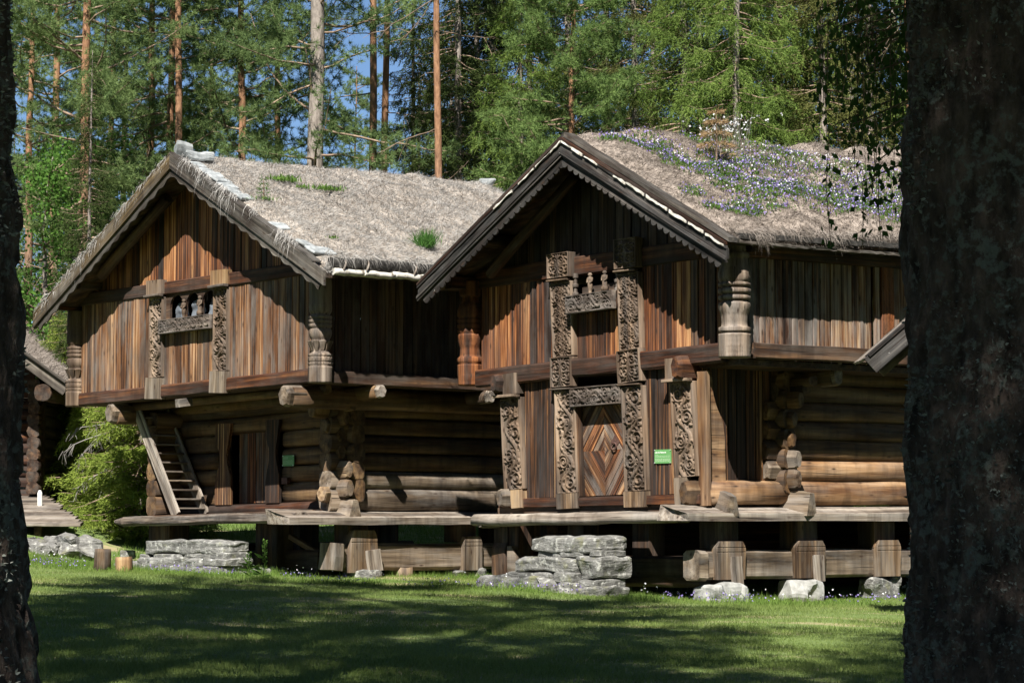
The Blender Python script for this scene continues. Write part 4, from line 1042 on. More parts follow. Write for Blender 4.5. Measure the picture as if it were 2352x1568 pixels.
logpiece(h, 'floor_joist', h.w(.3, .45, 3.9), h.w(7.3, .45, 3.9), .16, .16, M_log)
for t_ in (1.3, 4.1):
    logpiece(h, 'jetty_beam', h.w(-.15, t_, 3.85), h.w(6.4, t_, 3.85), .24, .24, M_log)
    logend(h, 'jetty_beam', h.w(.1, t_, 3.85), h.w(-.24, t_, 3.85), .25, .25, M_grey)
for z, hh, out, mt in ((2.42, .36, .44, M_stump), (2.07, .36, .42, M_stump), (2.76, .3, .66, M_log), (3.08, .3, .66, M_log), (3.40, .3, .55, M_log), (3.64, .26, .35, M_log)):
    logend(h, 'log_end', h.w(.95, 1.14, z), h.w(out + .06, 1.14, z), .22, hh * .96, mt)
logend_flare(h, 'log_end', h.w(.95, 1.2, 1.72), h.w(.42, 1.22, 1.70), .34, .36, M_logG)
logend(h, 'log_end', h.w(.92, 1.0, 1.96), h.w(.80, .70, 1.96), .24, .30, M_stump)
for z, t1 in ((2.58, .98), (2.92, .95), (3.26, .85), (3.54, .55)):
    logend(h, 'log_end', h.w(.92, 1.05, z), h.w(.92, t1, z), .28, .3, M_log)
# door set in the log wall
dr = obj('door', *sweep(sect_rect(1.02, .04, .006), [0, 1.62]), M_dark, e, frame(h.w(3.70, 1.47, 1.86), h.w(3.70, 1.47, 3.48), h.nf)[0])
for k in range(4):
    beam(dr, 'door_board', h.w(4.11 - k * .265, 1.42, 1.88), h.w(4.11 - k * .265, 1.42, 3.44), .255, .035, h.nf, M_boardL if k != 1 else M_boardR)
for sc_, w_ in ((4.36, .50), (2.77, .42)):
    pts = [(-w_ / 2, 0), (w_ / 2, 0), (w_ / 2, .55), (w_ * .30, .8), (w_ * .22, 1.0), (w_ * .35, 1.25), (w_ / 2, 1.62), (-w_ / 2, 1.62), (-w_ * .5, 1.3), (-w_ * .25, 1.05), (-w_ * .22, .85), (-w_ * .4, .6), (-w_ / 2, .4)]
    prism(e, 'door_jamb', [(y, -x) for x, y in pts], h.w(sc_ + .15, 1.27, 1.86), UP, h.a, .07, M_boardLow)
beam(e, 'lock_box', h.w(2.65, 1.25, 2.28), h.w(2.47, 1.25, 2.28), .06, .13, UP, M_iron)
# platform and ledge
beam(e, 'platform_plank', h.w(6.45, .02, 1.56), h.w(.55, .02, 1.535), .36, .19, UP, M_grey, jit=.016, seg=.4, c=.05, scale=lambda q: (min(1, .4 + q * 12), min(1, .35 + q * 9)))
beam(e, 'platform_plank', h.w(6.2, .42, 1.60), h.w(.9, .42, 1.60), .38, .14, UP, M_darkL, jit=.01)
beam(e, 'platform_plank', h.w(6.2, .82, 1.61), h.w(.9, .82, 1.61), .38, .14, UP, M_dark, jit=.01)
ledge(h, 1.0, .36, -.42, 7.4, 1.69, 1.52, 1.39, M_grey)
# foundation
beam(e, 'foundation_beam', h.w(.76, .90, .80), h.w(.76, 7.4, .75), .34, .50, UP, M_logG, jit=.014, seg=.6, c=.05)
beam(e, 'foundation_beam', h.w(5.9, .5, .86), h.w(5.9, 7.4, .9), .34, .46, UP, M_darkL, jit=.012, c=.04)
beam(e, 'foundation_beam', h.w(6.0, .95, .70), h.w(1.0, .95, .70), .34, .46, UP, M_darkL, jit=.014, seg=.6, c=.05)
beam(e, 'foundation_block', h.w(.66, .82, .55), h.w(.66, .86, 1.05), .30, .44, h.ns, M_logG, jit=.015, c=.05, seg=.25)
block(h, .60, 1.50, .50, 1.29, .72, .66, .24, M_stump)
beam(e, 'wedge', h.w(.43, 1.72, .52), h.w(.47, 1.68, .92), .34, .06, h.ns, M_grey, jit=.012, seg=.15)
block(h, .62, 4.32, .5, 1.16, .5, .5, .24, M_logG); block(h, .62, 6.4, .5, 1.16, .5, .5, .24, M_logG)
for t_ in (1.35, 4.15, 6.4):
    beam(e, 'support_post', h.w(.82, t_ + .1, 1.05), h.w(.82, t_ + .1, 1.55), .5, .4, h.ns, M_darkL)
    beam(e, 'support_post', h.w(5.75, t_ if t_ > 2 else .8, .45), h.w(5.75, t_ if t_ > 2 else .8, 1.56), .72, .5, h.nf, M_darkL, jit=.01)
beam(e, 'support_post', h.w(2.33, .8, .5), h.w(2.33, .8, 1.56), .66, .4, h.nf, M_darkL, jit=.01)
beam(e, 'support_post', h.w(2.33, 6.6, .5), h.w(2.33, 6.6, 1.56), .5, .4, h.nf, M_darkL, jit=.01)
beam(e, 'brace', h.w(1.9, .85, 1.2), h.w(1.1, .9, .86), .1, .1, UP, M_log)
logpiece(h, 'foundation_chock', h.w(.75, 2.66, .20), h.w(.75, 2.66, .58), .46, .36, M_stump, up=h.ns)
# eave of the turf: black log held by roots, bark roll under it
logpiece(h, 'turf_log', h.w(-.84, -.46, 6.07), h.w(-.84, 7.8, 6.25), .17, .19, M_rope, p=.55, jit=.008)
for k, u in enumerate(np.arange(-.45, 7.6, .7)):
    logpiece(h, 'birch_bark', h.w(-.90, u, 5.91 + .02 * max(0, u) + RND.uniform(-.012, .012)), h.w(-.90, u + .74, 5.91 + .02 * max(0, u) + RND.uniform(-.012, .012)), .13, .12, M_bark, jit=.014, seg=.12)
for u in (-.22, .32, 1.48, 2.9, 4.4, 5.9):
    pts = [h.w(-.85 - .12 * sin(a), u + .06 * cos(a), 6.02 + .02 * u + .15 * cos(a)) for a in np.linspace(.1, 3.0, 9)]
    V, F = tube(pts, [.012 + .02 * i / 8 for i in range(9)], 6); obj('root_hook', V, F, M_grey, e, None, True)


fringe(L, 'hanging_grass', lambda q: L.w(3.4 - 4.2 * q, -.66, zvL(3.4 - 4.2 * q) + .05), 1100, (-.3, -.6, -.75), .20, M_sodb, 403, .25)
fringe(L, 'hanging_grass', lambda q: L.w(3.9 + 4.5 * q, -.66, zvL(3.9 + 4.5 * q) + .05), 1800, (-.3, -.6, -.6), .19, M_sodb, 404, .45)
fringe(L, 'hanging_grass', lambda q: L.w(-.84, -.5 + 8.3 * q, 6.20 + .2 * q), 1800, (.5, -.3, -.25), .16, M_sodb, 405, .6)
# =================================================================== stones, steps, stumps
def slabs(parent, h, specs, rot, seed):
    for i, (s0, s1, t0, t1, z0, z1) in enumerate(specs):
        c = h.w((s0 + s1) / 2, (t0 + t1) / 2, (z0 + z1) / 2)
        stone(parent, 'stone', c, ((s1 - s0) * 1.02, (t1 - t0), (z1 - z0) * 1.06), seed + i * 7, rot, n=10 if s1 - s0 > 1.2 else 7, rough=.14)
stp = thing('stone_steps', R.w(2.8, -1.2, .2), 'grey dry stone steps with lichen below the carved door', 'stone steps', 'dry stone steps before the storehouses')
slabs(stp, R, [(2.05, 3.72, -1.15, -.45, .98, 1.22), (2.55, 4.08, -1.22, -.45, .63, .87), (1.95, 2.50, -1.18, -.45, .53, .89), (2.4, 3.0, -1.16, -.5, .88, .99), (3.15, 3.6, -1.1, -.5, .87, .98),
               (3.0, 3.2, -1.12, -.5, .88, .97), (2.0, 2.3, -1.14, -.5, .89, .99), (2.5, 3.05, -1.26, -.5, .45, .63), (3.1, 3.6, -1.2, -.5, .50, .63), (3.55, 4.25, -1.22, -.5, .52, .63), (2.95, 4.9, -1.35, -.5, .12, .55),
               (2.4, 2.95, -1.3, -.5, .2, .46), (2.0, 2.45, -1.25, -.5, .36, .52), (1.9, 2.4, -1.35, -.5, .12, .38), (2.4, 3.0, -1.4, -.5, .08, .30)], radians(-47), 100)
stp = thing('stone_steps', L.w(2.8, -.8, .35), 'low pale grey dry stone steps under the left storehouse platform', 'stone steps', 'dry stone steps before the storehouses')
slabs(stp, L, [(1.80, 4.40, -.80, -.2, .89, 1.13), (4.2, 4.52, -.8, -.2, .76, .90), (3.1, 4.1, -.8, -.2, .80, .90), (2.45, 3.1, -.78, -.2, .81, .90), (1.75, 2.45, -.8, -.2, .78, .92), (2.45, 4.62, -.86, -.2, .48, .82),
               (1.65, 2.42, -.86, -.2, .65, .80), (1.70, 2.40, -.84, -.2, .48, .66), (4.6, 5.35, -.85, -.2, .35, .75), (1.65, 2.2, -.95, -.2, .28, .50), (2.1, 3.4, -.95, -.2, .28, .50), (3.3, 4.7, -.9, -.2, .25, .49)], radians(-46), 300)
def fstone(h, s, t, size, zt, seed, label, rot):
    o = stone(None, 'foundation_stone', h.w(s, t, zt - size[2] / 2), size, seed, rot, M_stonep if 'pale' in label else None, rough=.15, n=8); tag(o, label, 'stone', 'stones the storehouses stand on')
fstone(R, .62, .18, (.86, .6, .42), .42, 501, 'pale grey block of stone under the front corner of the carved storehouse', radians(37))
fstone(R, .62, 2.07, (.62, .5, .48), .45, 507, 'tapered pale stone under the second block of the carved storehouse', radians(37))
fstone(R, .8, 4.08, (.7, .5, .5), .49, 511, 'stone in the shade under the third block of the carved storehouse', radians(37))
fstone(R, 5.5, .2, (.7, .6, .5), .44, 513, 'stone behind the steps under the left front corner of the carved storehouse', radians(37))
fstone(L, .55, 1.68, (.9, .6, .26), .40, 517, 'broad flat grey stone on the grass under the corner of the left storehouse', radians(44))
fstone(L, .64, 1.56, (.6, .5, .2), .545, 519, 'smaller stone wedged on a flat one under the left storehouse', radians(44))
fstone(L, .75, 4.3, (.7, .5, .5), .52, 523, 'stone under the middle block of the left storehouse', radians(44))
fstone(L, 5.8, .8, (.9, .7, .5), .62, 527, 'stone under the left front post of the plainer storehouse', radians(44))
fstone(L, 2.3, .8, (.9, .7, .4), .60, 531, 'stone behind the steps under the plainer storehouse', radians(44))
for (s_, t_, r_, hh, lean, lb) in ((6.27, -2.0, .17, .40, .02, 'taller grey wooden block standing in the grass by the left steps'), (5.88, -1.98, .17, .27, -.03, 'shorter orange brown wooden block leaning on the left steps')):
    x, y = -7.62 if s_ > 6 else -7.16, 43.9 if s_ > 6 else 43.6
    z = gzf(x, y) - .05; V, F = sweep(sect_log(.32, .30, 14, .9), [0, hh * .5, hh * .97, hh + .06], [1.03, 1, 1, .95], [(0, 0)] * 4, .006)
    o = obj('wood_block', V, F, M_stump if s_ > 6 else M_fresh, None, frame((x, y, z), (x + lean, y, z + 1), (0, -1, 0))[0], True)
    for k in (-1, -2): o.data.polygons[k].use_smooth = False
    tag(o, lb, 'wood block', 'wooden blocks by the steps')
for i, (x, y, sz, zt) in enumerate(((-9.8, 47.4, (1.5, 1.0, .8), 1.16), (-8.9, 48.0, (1.1, .8, .5), 1.30), (-9.9, 46.6, (1.0, .8, .7), .86), (-9.15, 46.9, (.9, .6, .3), .86), (-8.5, 47.2, (.7, .4, .22), .82), (-8.2, 48.6, (.6, .5, .3), 1.22), (-10.4, 47.8, (1.4, 1.0, .7), 1.25), (-7.8, 48.0, (.35, .3, .16), 1.0), (-9.0, 45.9, (.9, .5, .14), .66))):
    if i in (4, 5): continue
    o = stone(None, 'rock', (x, y, zt - sz[2] / 2 - .16), (sz[0] * .85, sz[1], sz[2]), 700 + i * 5, i * .7, rough=.26, n=8)
    tag(o, ('broad grey outcrop rock below the plank ramp', 'pale rock at the right foot of the plank ramp', 'low grey rock beside the dark trunk', 'flat rock below the outcrop in the grass', 'narrow slab lying in the grass right of the outcrop', 'small rock by the spruce bush', 'grey rock half hidden behind the dark trunk', 'small loose stone in the grass left of the stair', 'thin flat rock in the long grass before the outcrop')[i], 'rock', 'rocks by the plank ramp')

# =================================================================== stair on the left house
ld = thing('stair', L.w(5.2, .5, 1.66), 'steep open wooden stair leading up under the left upper floor', 'stair')
for t_ in (.46, 1.17):
    beam(ld, 'stile', L.w(5.03, t_, 1.66), L.w(6.52, t_, 3.97), .26, .055, L.nf, M_grey, jit=.004)
for k in range(12):
    q = (k + .75) / 12.2; z = 1.66 + 2.29 * q; s_ = 5.03 + 1.49 * q
    beam(ld, 'tread', L.w(s_, .48, z), L.w(s_, 1.15, z), .24, .035, UP, M_grey if k % 3 else M_logG, jit=.002)

# =================================================================== signs
def sign(h, s, t, z, w, hh, title, label, lines):
    e = thing('sign', h.w(s, t, z), label, 'sign', 'green information signs')
    X = -h.a.copy(); X.z = 0; X.normalize(); Z = h.nf; base = Matrix(((X.x, 0, Z.x, 0), (X.y, 0, Z.y, 0), (0, 1, 0, 0), (0, 0, 0, 1)))
    at = lambda x, y, d=0: Matrix.Translation(h.w(s, t, z) + X * x + UP * y + Z * d) @ base
    V, F = sweep(sect_rect(hh, .012, .002), [0, w]); obj('panel', V, F, M_sign, e, at(-w / 2, 0) )
    def quad(name, x0, x1, y0, y1, m):
        return obj(name, [(x0, y0, 0), (x1, y0, 0), (x1, y1, 0), (x0, y1, 0)], [(0, 1, 2, 3)], m, e, at(0, 0, .0085))
    if title:
        cu = bpy.data.curves.new('lettering', 'FONT'); cu.body = title; cu.size = hh * .165; cu.space_character = .95; cu.extrude = .0006; cu.offset = .0006; cu.materials.append(M_letter)
        tmp = bpy.data.objects.new('lettering_source', cu); COL.objects.link(tmp); bpy.context.view_layer.update()
        me = bpy.data.meshes.new_from_object(tmp.evaluated_get(bpy.context.evaluated_depsgraph_get())); bpy.data.objects.remove(tmp)
        link(bpy.data.objects.new('lettering', me), e, at(-w * .46, hh * .24, .0085))
    V, F = [], []
    for (x0, x1, y, th) in lines:
        x = x0; r_ = random.Random(int(y * 999))
        while x < x1:
            ln = min(r_.uniform(.05, .14), x1 - x); b0 = len(V)
            V += [((x - .5) * w, y * hh, 0), ((x + ln - .5) * w, y * hh, 0), ((x + ln - .5) * w, (y + th) * hh, 0), ((x - .5) * w, (y + th) * hh, 0)]; F.append((b0, b0 + 1, b0 + 2, b0 + 3)); x += ln + .018
    o = obj('print', V, F, M_print, e, at(0, 0, .0085))
    for x in (-1, 1):
        for y in (-1, 1):
            V, F = sweep(sect_log(.016, .016, 8), [0, .02]); Mx = frame(h.w(s, t, z) + X * (x * (w / 2 - .012)) + UP * (y * (hh / 2 - .012)), h.w(s, t, z) + X * (x * (w / 2 - .012)) + UP * (y * (hh / 2 - .012)) + Z, UP)[0]
            obj('screw', V, F, M_screw, e, Mx)
ls = [(.05, .25, .10, .035)] + [(.05, .95, y, .035) for y in (.02, -.06, -.19, -.25, -.31, -.37)]
sign(R, 1.75, .02, 2.565, .385, .235, 'Loft frå Flekstveit', 'small green sign with white heading between the carved posts of the right storehouse', ls)
sign(L, 2.46, 1.24, 2.665, .35, .21, '', 'small green sign in deep shade on the left log wall', [(.05, .5, .25, .06), (.05, .45, .14, .03)] + [(.05, .9, y, .03) for y in (0, -.08, -.16, -.25, -.33)])

# =================================================================== plants on roofs and by the walls
def leaf_quads(C, D, ln, wd, rg=RG):
    """rhombic leaves: C centres, D pointing directions"""
    N = len(C); sd = unit(np.cross(D, rg.normal(size=(N, 3)))); ln = np.broadcast_to(ln, N)[:, None]; wd = np.broadcast_to(wd, N)[:, None] * .5
    V = np.stack([C, C + D * ln * .45 + sd * wd, C + D * ln, C + D * ln * .45 - sd * wd], 1).reshape(-1, 3)
    i = np.arange(N)[:, None] * 4
    return V, np.concatenate([i + [0, 1, 2], i + [0, 2, 3]], 1).reshape(-1, 3)
def cat(parts):
    Vs, Fs, n = [], [], 0
    for V, F in parts: Vs.append(V); Fs.append(F + n); n += len(V)
    return np.concatenate(Vs), np.concatenate(Fs)
def scatter(h, patches):
    P = []
    for s, t, rs, rt, n in patches:
        for _ in range(n):
            a, r_ = RND.uniform(0, 6.28), sqrt(RND.random()); ss, tt = s + rs * r_ * cos(a), t + rt * r_ * sin(a)
            if h.sR + .06 < ss < h.sm and tt > h.T[0]: P.append(on_sod(h, ss, tt) + Vector((RND.uniform(-.05, .05), RND.uniform(-.05, .05), 0)))
    return np.array([tuple(p) for p in P])
up_n = np.array([0, 0, 1.0])
vp = [(2.70, .15, .16, .4, 150), (2.62, .65, .2, .35, 170), (2.35, .85, .2, .3, 120), (1.95, .8, .28, .3, 150), (1.50, 1.0, .2, .5, 200), (1.44, 1.5, .2, .4, 150), (2.2, 2.0, .2, .5, 130), (1.98, 2.7, .2, .5, 150), (.22, .2, .16, .5, 190), (.34, .9, .16, .5, 160),
      (.92, 1.5, .32, .8, 380), (.95, 2.6, .34, .9, 420), (.62, 3.4, .3, .9, 330), (.9, 4.6, .4, 1.0, 340), (1.0, .8, .16, .3, 50), (.8, -.1, .12, .18, 50), (2.75, 3.85, .2, .5, 100), (2.3, 4.0, .25, .5, 110), (1.8, 4.8, .35, .8, 170), (.0, 4.2, .3, 1.0, 140), (3.0, 2.2, .12, .3, 60), (.35, 5.6, .4, .9, 160), (1.9, 1.7, .3, .5, 90)]
P = scatter(R, [(a, b, c * 1.8, d_ * 1.35, int(n * .8)) for a, b, c, d_, n in vp] + [(1.5, 3.6, 1.2, 2.4, 620), (.6, 3.2, .55, 2.6, 420)])
V, F = leaf_quads(P + np.array([0, 0, .07]) + RG.normal(0, .012, (len(P), 3)), unit(RG.normal(size=(len(P), 3)) + [0, -.5, .6]), .037, .031); o = obj('violet_flowers', V, F, M_viol, R.e); tag(o, kind='stuff')
P2 = scatter(R, [(a, b, c * 1.5, d_ * 1.2, int(n * 3.0)) for a, b, c, d_, n in vp] + [(1.5, 3.6, 1.2, 2.4, 1500), (.6, 3.2, .55, 2.6, 900)])
V, F = leaf_quads(P2 + RG.normal(0, .012, (len(P2), 3)), unit(RG.normal(0, .5, size=(len(P2), 3)) + up_n), .085, .022); o = obj('violet_leaves', V, F, M_green, R.e); tag(o, kind='stuff')
P3 = scatter(R, [(a, b, c * 1.2, d_ * 1.2, max(6, int(n * .2))) for a, b, c, d_, n in vp] + [(2.3, 4.3, .3, .7, 90), (1.7, 5.0, .5, 1.0, 120), (2.6, 3.3, .3, .5, 40), (1.5, 3.8, 1.2, 2.4, 200)])
V, F = leaf_quads(P3 + np.array([0, 0, .08]) + RG.normal(0, .012, (len(P3), 3)), unit(RG.normal(size=(len(P3), 3)) + [0, -.5, .6]), .034, .032); o = obj('white_flowers', V, F, M_white, R.e); tag(o, kind='stuff')

def herb(name, p, n, ln, wd, spread, mat, label, cat_, group=None, lift=1.0):
    C = np.array(tuple(p)) + np.stack([RG.normal(0, spread, n), RG.normal(0, spread, n), np.zeros(n)], 1)
    D = unit(np.stack([RG.normal(0, .55, n), RG.normal(0, .55, n), np.full(n, lift)], 1))
    V, F = leaf_quads(C, D, ln * (.6 + .6 * RG.random(n)), wd); V0 = np.array(tuple(p)); o = obj(name, V - V0, F, mat, None, Matrix.Translation(Vector(p))); return tag(o, label, cat_, group)
gp = 'green tufts on the dry turf roof'
herb('leafy_tuft', on_sod(L, 2.69, 1.26), 260, .15, .03, .17, M_green, 'largest green leafy tuft on the dry turf roof, nearest the ridge', 'plant', gp)
herb('leafy_tuft', on_sod(L, 2.40, 1.62), 70, .10, .03, .09, M_green, 'small green tuft between two larger ones on the dry turf roof', 'plant', gp)
herb('leafy_tuft', on_sod(L, 2.27, 2.14), 170, .13, .03, .16, M_green, 'spreading green tuft at mid slope of the dry turf roof', 'plant', gp)
herb('leafy_tuft', on_sod(L, .0, .4), 26, .09, .03, .05, M_green, 'tiny green tuft low on the dry turf roof near the eave', 'plant', gp)
herb('chive_clump', on_sod(L, -.1, 2.62) + Vector((0, 0, -.02)), 330, .40, .014, .09, M_chive, 'bright green spiky clump at the eave beside the right gable', 'plant', None, 1.25)
herb('pine_seedling', on_sod(L, 1.54, -.05), 120, .10, .012, .16, M_broad, 'tangle of thin green shoots round a pine seedling on the verge', 'plant', gp)

def sapling(name, p, H, label, mat, brown=True, n=900, w=.35):
    e = thing(name, p, label, 'sapling'); p = Vector(p)
    V, F = tube([(0, 0, -.05), (.01, 0, H * .5), (.0, 0, H)], [.022, .015, .006], 6); obj('trunk', V, F, M_limb, e, Matrix.Translation(p))
    zz = H * (.25 + .75 * RG.random(n)); layer = np.round(zz / (H * .2)) * H * .2; zz = .7 * layer + .3 * zz
    rr = w * (1.1 - zz / H * .8) * np.sqrt(RG.random(n)); a = RG.random(n) * 6.28
    C = np.stack([rr * np.cos(a), rr * np.sin(a), zz - rr * .25], 1); D = unit(np.stack([np.cos(a), np.sin(a), RG.normal(.1, .5, n)], 1) + RG.normal(0, .4, (n, 3)))
    V, F = slivers(C, D, .05 + .07 * RG.random(n), np.full(n, .012)); obj('crown', V, F, mat, e, Matrix.Translation(p)); return e
sapling('dead_spruce_sapling', on_sod(R, 2.02, 1.58), .95, 'dead brown spruce sapling standing on the violet turf roof', M_brownn, n=1500, w=.42)
sapling('pine_sapling', on_sod(L, 1.56, -.02), .42, 'pine seedling with upright shoots beside the roof slates', M_broad, n=160, w=.16)
dz_ = thing('daisy_bush', on_sod(R, 2.85, 2.75), 'tall white daisies on the ridge behind the dead sapling', 'flowers'); p = on_sod(R, 2.85, 2.75)
n = 90; C0 = np.stack([RG.normal(0, .28, n), RG.normal(0, .28, n), np.zeros(n)], 1); D = unit(np.stack([RG.normal(0, .25, n), RG.normal(0, .25, n), np.ones(n)], 1)); ln = .25 + .35 * RG.random(n)
V, F = slivers(C0, D, ln, np.full(n, .012)); obj('stems', V, F, M_green, dz_, Matrix.Translation(p))
T_ = C0 + D * ln[:, None]; V, F = cat([leaf_quads(T_ + RG.normal(0, .006, T_.shape), unit(RG.normal(size=T_.shape) + [0, -.6, .5]), .045, .042) for _ in range(2)]); obj('blossoms', V, F, M_white, dz_, Matrix.Translation(p))
n = 60; V, F = slivers(np.stack([RG.normal(0, .2, n), RG.normal(0, .2, n), np.zeros(n)], 1), unit(np.stack([RG.normal(0, .3, n), RG.normal(0, .3, n), np.ones(n)], 1)), .5 + .5 * RG.random(n), np.full(n, .008)); obj('dry_stems', V, F, M_deadtw, dz_, Matrix.Translation(p))
# slates along the verge and stones on the ridge
for i, (s_, t_, sz) in enumerate(((2.99, -.45, (.36, .26, .06)), (2.72, -.42, (.42, .26, .05)), (2.54, -.42, (.34, .3, .07)), (2.26, -.46, (.5, .34, .06)), (2.05, -.45, (.4, .3, .06)), (1.86, -.44, (.34, .3, .06)), (1.62, -.47, (.38, .28, .07)), (.40, -.55, (.45, .3, .06)), (-.30, -.46, (.34, .3, .07)), (-.55, -.30, (.6, .34, .06)))):
    p = on_sod(L, s_ + .2, max(-.5, t_ + .12)); o = stone(None, 'slate', p + Vector((0, 0, .035)), sz, 900 + i * 3, RND.uniform(0, 3), M_slate, 3, .2)
    o.rotation_mode = 'XYZ'; o.matrix_basis = Matrix.Translation(p + Vector((0, 0, .03))) @ Matrix.Rotation(RND.uniform(-.3, .3), 4, 'Z') @ frame((0, 0, 0), L.b, Vector((0, 0, 1)) - L.a * .55)[0]
    tag(o, 'thin blue grey slate weighing down the turf at the verge of the dry grass roof', 'slate', 'slates along the left verge')
for s_, t_, sz, lb, zz in ((3.40, -.62, (.34, .30, .30), 'upright grey stone on the front tip of the dry turf ridge', .16), (3.30, -.32, (.55, .4, .18), 'flat grey stone behind the upright one on the dry turf ridge', .05), (3.3, 7.5, (.26, .22, .22), 'small pale stone at the far end of the dry turf ridge', .06)):
    o = stone(None, 'ridge_stone', on_sod(L, min(3.66, s_ + .24), t_ + .15) + Vector((0, 0, zz)), sz, 950 + int(t_ * 10), .5, M_slate, 4, .25); tag(o, lb, 'stone', 'stones on the left ridge')

for h_, nm in ((L, 'dead_stems'), (R, 'dead_stems')):
    P = scatter(h_, [(1.8, 3.4, 1.9, 3.8, 420)]); n = len(P)
    V, F = cat([slivers(P, unit(np.stack([RG.normal(0, .6, n), RG.normal(0, .6, n), np.ones(n)], 1)), .10 + .25 * RG.random(n) ** 2, np.full(n, .007)), slivers(P, unit(np.stack([RG.normal(0, .8, n), RG.normal(0, .8, n), np.ones(n) * .5], 1)), .08 + .12 * RG.random(n), np.full(n, .010))])
    o = obj(nm, V, F, M_stem, h_.e); tag(o, kind='stuff')
# taller grass and violets in the strip before the houses
SX = np.array([(-13., 46.4), (-9.4, 44.6), (-7.4, 43.5), (-4.6, 42.0), (-2.6, 41.0), (.2, 39.6), (2.0, 37.9), (4.2, 38.0), (6.6, 39.6), (9.5, 41.6)])
def strip(n, w0, w1):
    x = RG.uniform(-12, 9.2, n); y = np.interp(x, SX[:, 0], SX[:, 1]) + RG.uniform(w0, w1, n); return x, y
x, y = strip(52000, .0, 2.6)
y2 = np.where(RG.random(len(y)) < .5, y, y - 1.0 * RG.random(len(y)) * .6)
rt = np.stack([x, y2, gz(x, y2) - .01], 1); n_ = len(x)
hgt = (.06 + .22 * RG.random(n_) ** 1.5) * np.clip(.55 + .8 * vnoise(np.stack([x * 1.5, y * 1.5, x * 0], 1), 9), .25, 1.5)
V, F = blades(rt, unit(np.stack([RG.normal(0, .28, n_), RG.normal(0, .28, n_), np.ones(n_)], 1)), hgt, .006 + .005 * RG.random(n_), .5)
o = obj('tall_grass', V, F, M_tallb); tag(o, kind='stuff')
# rough grass behind and left of the houses
n_ = 90000; x = RG.uniform(-13, 8, n_); y = 45 + 13 * RG.random(n_) ** 1.2
k = ~((x < -8.4) & (y > 48.6) & (y < 55.6)); x, y = x[k], y[k]; n_ = len(x)
rt = np.stack([x, y, gz(x, y) - .01], 1)
V, F = slivers(rt, unit(np.stack([RG.normal(0, .35, n_), RG.normal(0, .35, n_), np.ones(n_)], 1)), .05 + .12 * RG.random(n_), .009 + .008 * RG.random(n_)); o = obj('meadow_grass', V, F, M_tallb); tag(o, kind='stuff')
x, y = strip(1100, -.25, .75); k = vnoise(np.stack([x * 1.3, y * 0, x * 0], 1), 71) > -.25; x, y = x[k], y[k]
P = np.stack([x, y, gz(x, y) + RG.uniform(.07, .17, len(x))], 1); V, F = leaf_quads(P, unit(RG.normal(size=P.shape) + [0, -.7, .4]), .034, .030); o = obj('meadow_violets', V, F, M_viol); tag(o, kind='stuff')
x, y = strip(150, -.2, .7); P = np.stack([x, y, gz(x, y) + RG.uniform(.12, .30, len(x))], 1); V, F = leaf_quads(P, unit(RG.normal(size=P.shape) + [0, -.7, .4]), .035, .035); o = obj('white_meadow_flowers', V, F, M_white); tag(o, kind='stuff')
# dock plant by the left steps
dk = thing('dock_plant', (-4.45, 42.1, gzf(-4.45, 42.1)), 'tall green dock with seed spikes in the shade right of the left steps', 'plant')
for x0, hh, ln in ((0, .74, .05), (-.18, .52, -.08)):
    b = Vector((-4.45 + x0, 42.1, gzf(-4.45, 42.1) - .03)); V, F = tube([(0, 0, 0), (ln, 0, hh * .5), (ln * .6, 0, hh)], [.014, .011, .005], 6); obj('stem', V, F, M_green, dk, Matrix.Translation(b))
    n = 90; z = hh * (.45 + .55 * RG.random(n)); a = RG.random(n) * 6.28; C = np.stack([ln * .8 + .012 * np.cos(a), .012 * np.sin(a), z], 1); V, F = leaf_quads(C, unit(np.stack([np.cos(a), np.sin(a), RG.normal(.3, .4, n)], 1)), .05, .026); obj('seed_spike', V, F, M_green, dk, Matrix.Translation(b))
    n = 9; a = RG.random(n) * 6.28; z = hh * RG.random(n) * .7; C = np.stack([ln * z / hh, z * 0, z], 1); V, F = leaf_quads(C, unit(np.stack([np.cos(a), np.sin(a) * .6, RG.normal(.25, .3, n)], 1)), .22, .06); obj('leaves', V, F, M_green, dk, Matrix.Translation(b))

# =================================================================== cabin, ramp and post on the left, shed on the right
cb_ = thing('log_cabin', (-14, 54, 2.0), 'dark log cabin with turf roof half hidden by the left trunk', 'cabin')
class _H: pass
hc = _H(); hc.e = cb_
for k in range(10):
    z = 2.05 + k * .26
    logpiece(hc, 'log', (-17.4, 54.05, z), (-10.75, 54.05, z), .27, .27, M_dark, p=.6)
    logpiece(hc, 'log', (-10.92, 53.6, z + .13), (-10.92, 60, z + .13), .27, .27, M_darkL, p=.6)
    logpiece(hc, 'log', (-17.2, 53.6, z + .13), (-17.2, 60, z + .13), .27, .27, M_dark, p=.6)
    logpiece(hc, 'log', (-17.4, 59.6, z), (-10.7, 59.6, z), .27, .27, M_dark, p=.6)
logpiece(hc, 'beam_end', (-10.45, 52.3, 4.30), (-10.45, 60, 4.35), .36, .36, M_darkL, p=.7)
rk = lambda x: 4.36 + .72 * (-9.93 - x) if x > -14 else 4.36 + .72 * (x + 18.07)
beam(cb_, 'gable_board', (-17, 54.1, 4.7), (-11, 54.1, 4.7), .06, .5, UP, M_dark); prism(cb_, 'gable', [(-17, 4.6), (-11, 4.6), (-14, 6.9)], (0, 54.12, 0), (1, 0, 0), UP, .06, M_dark)
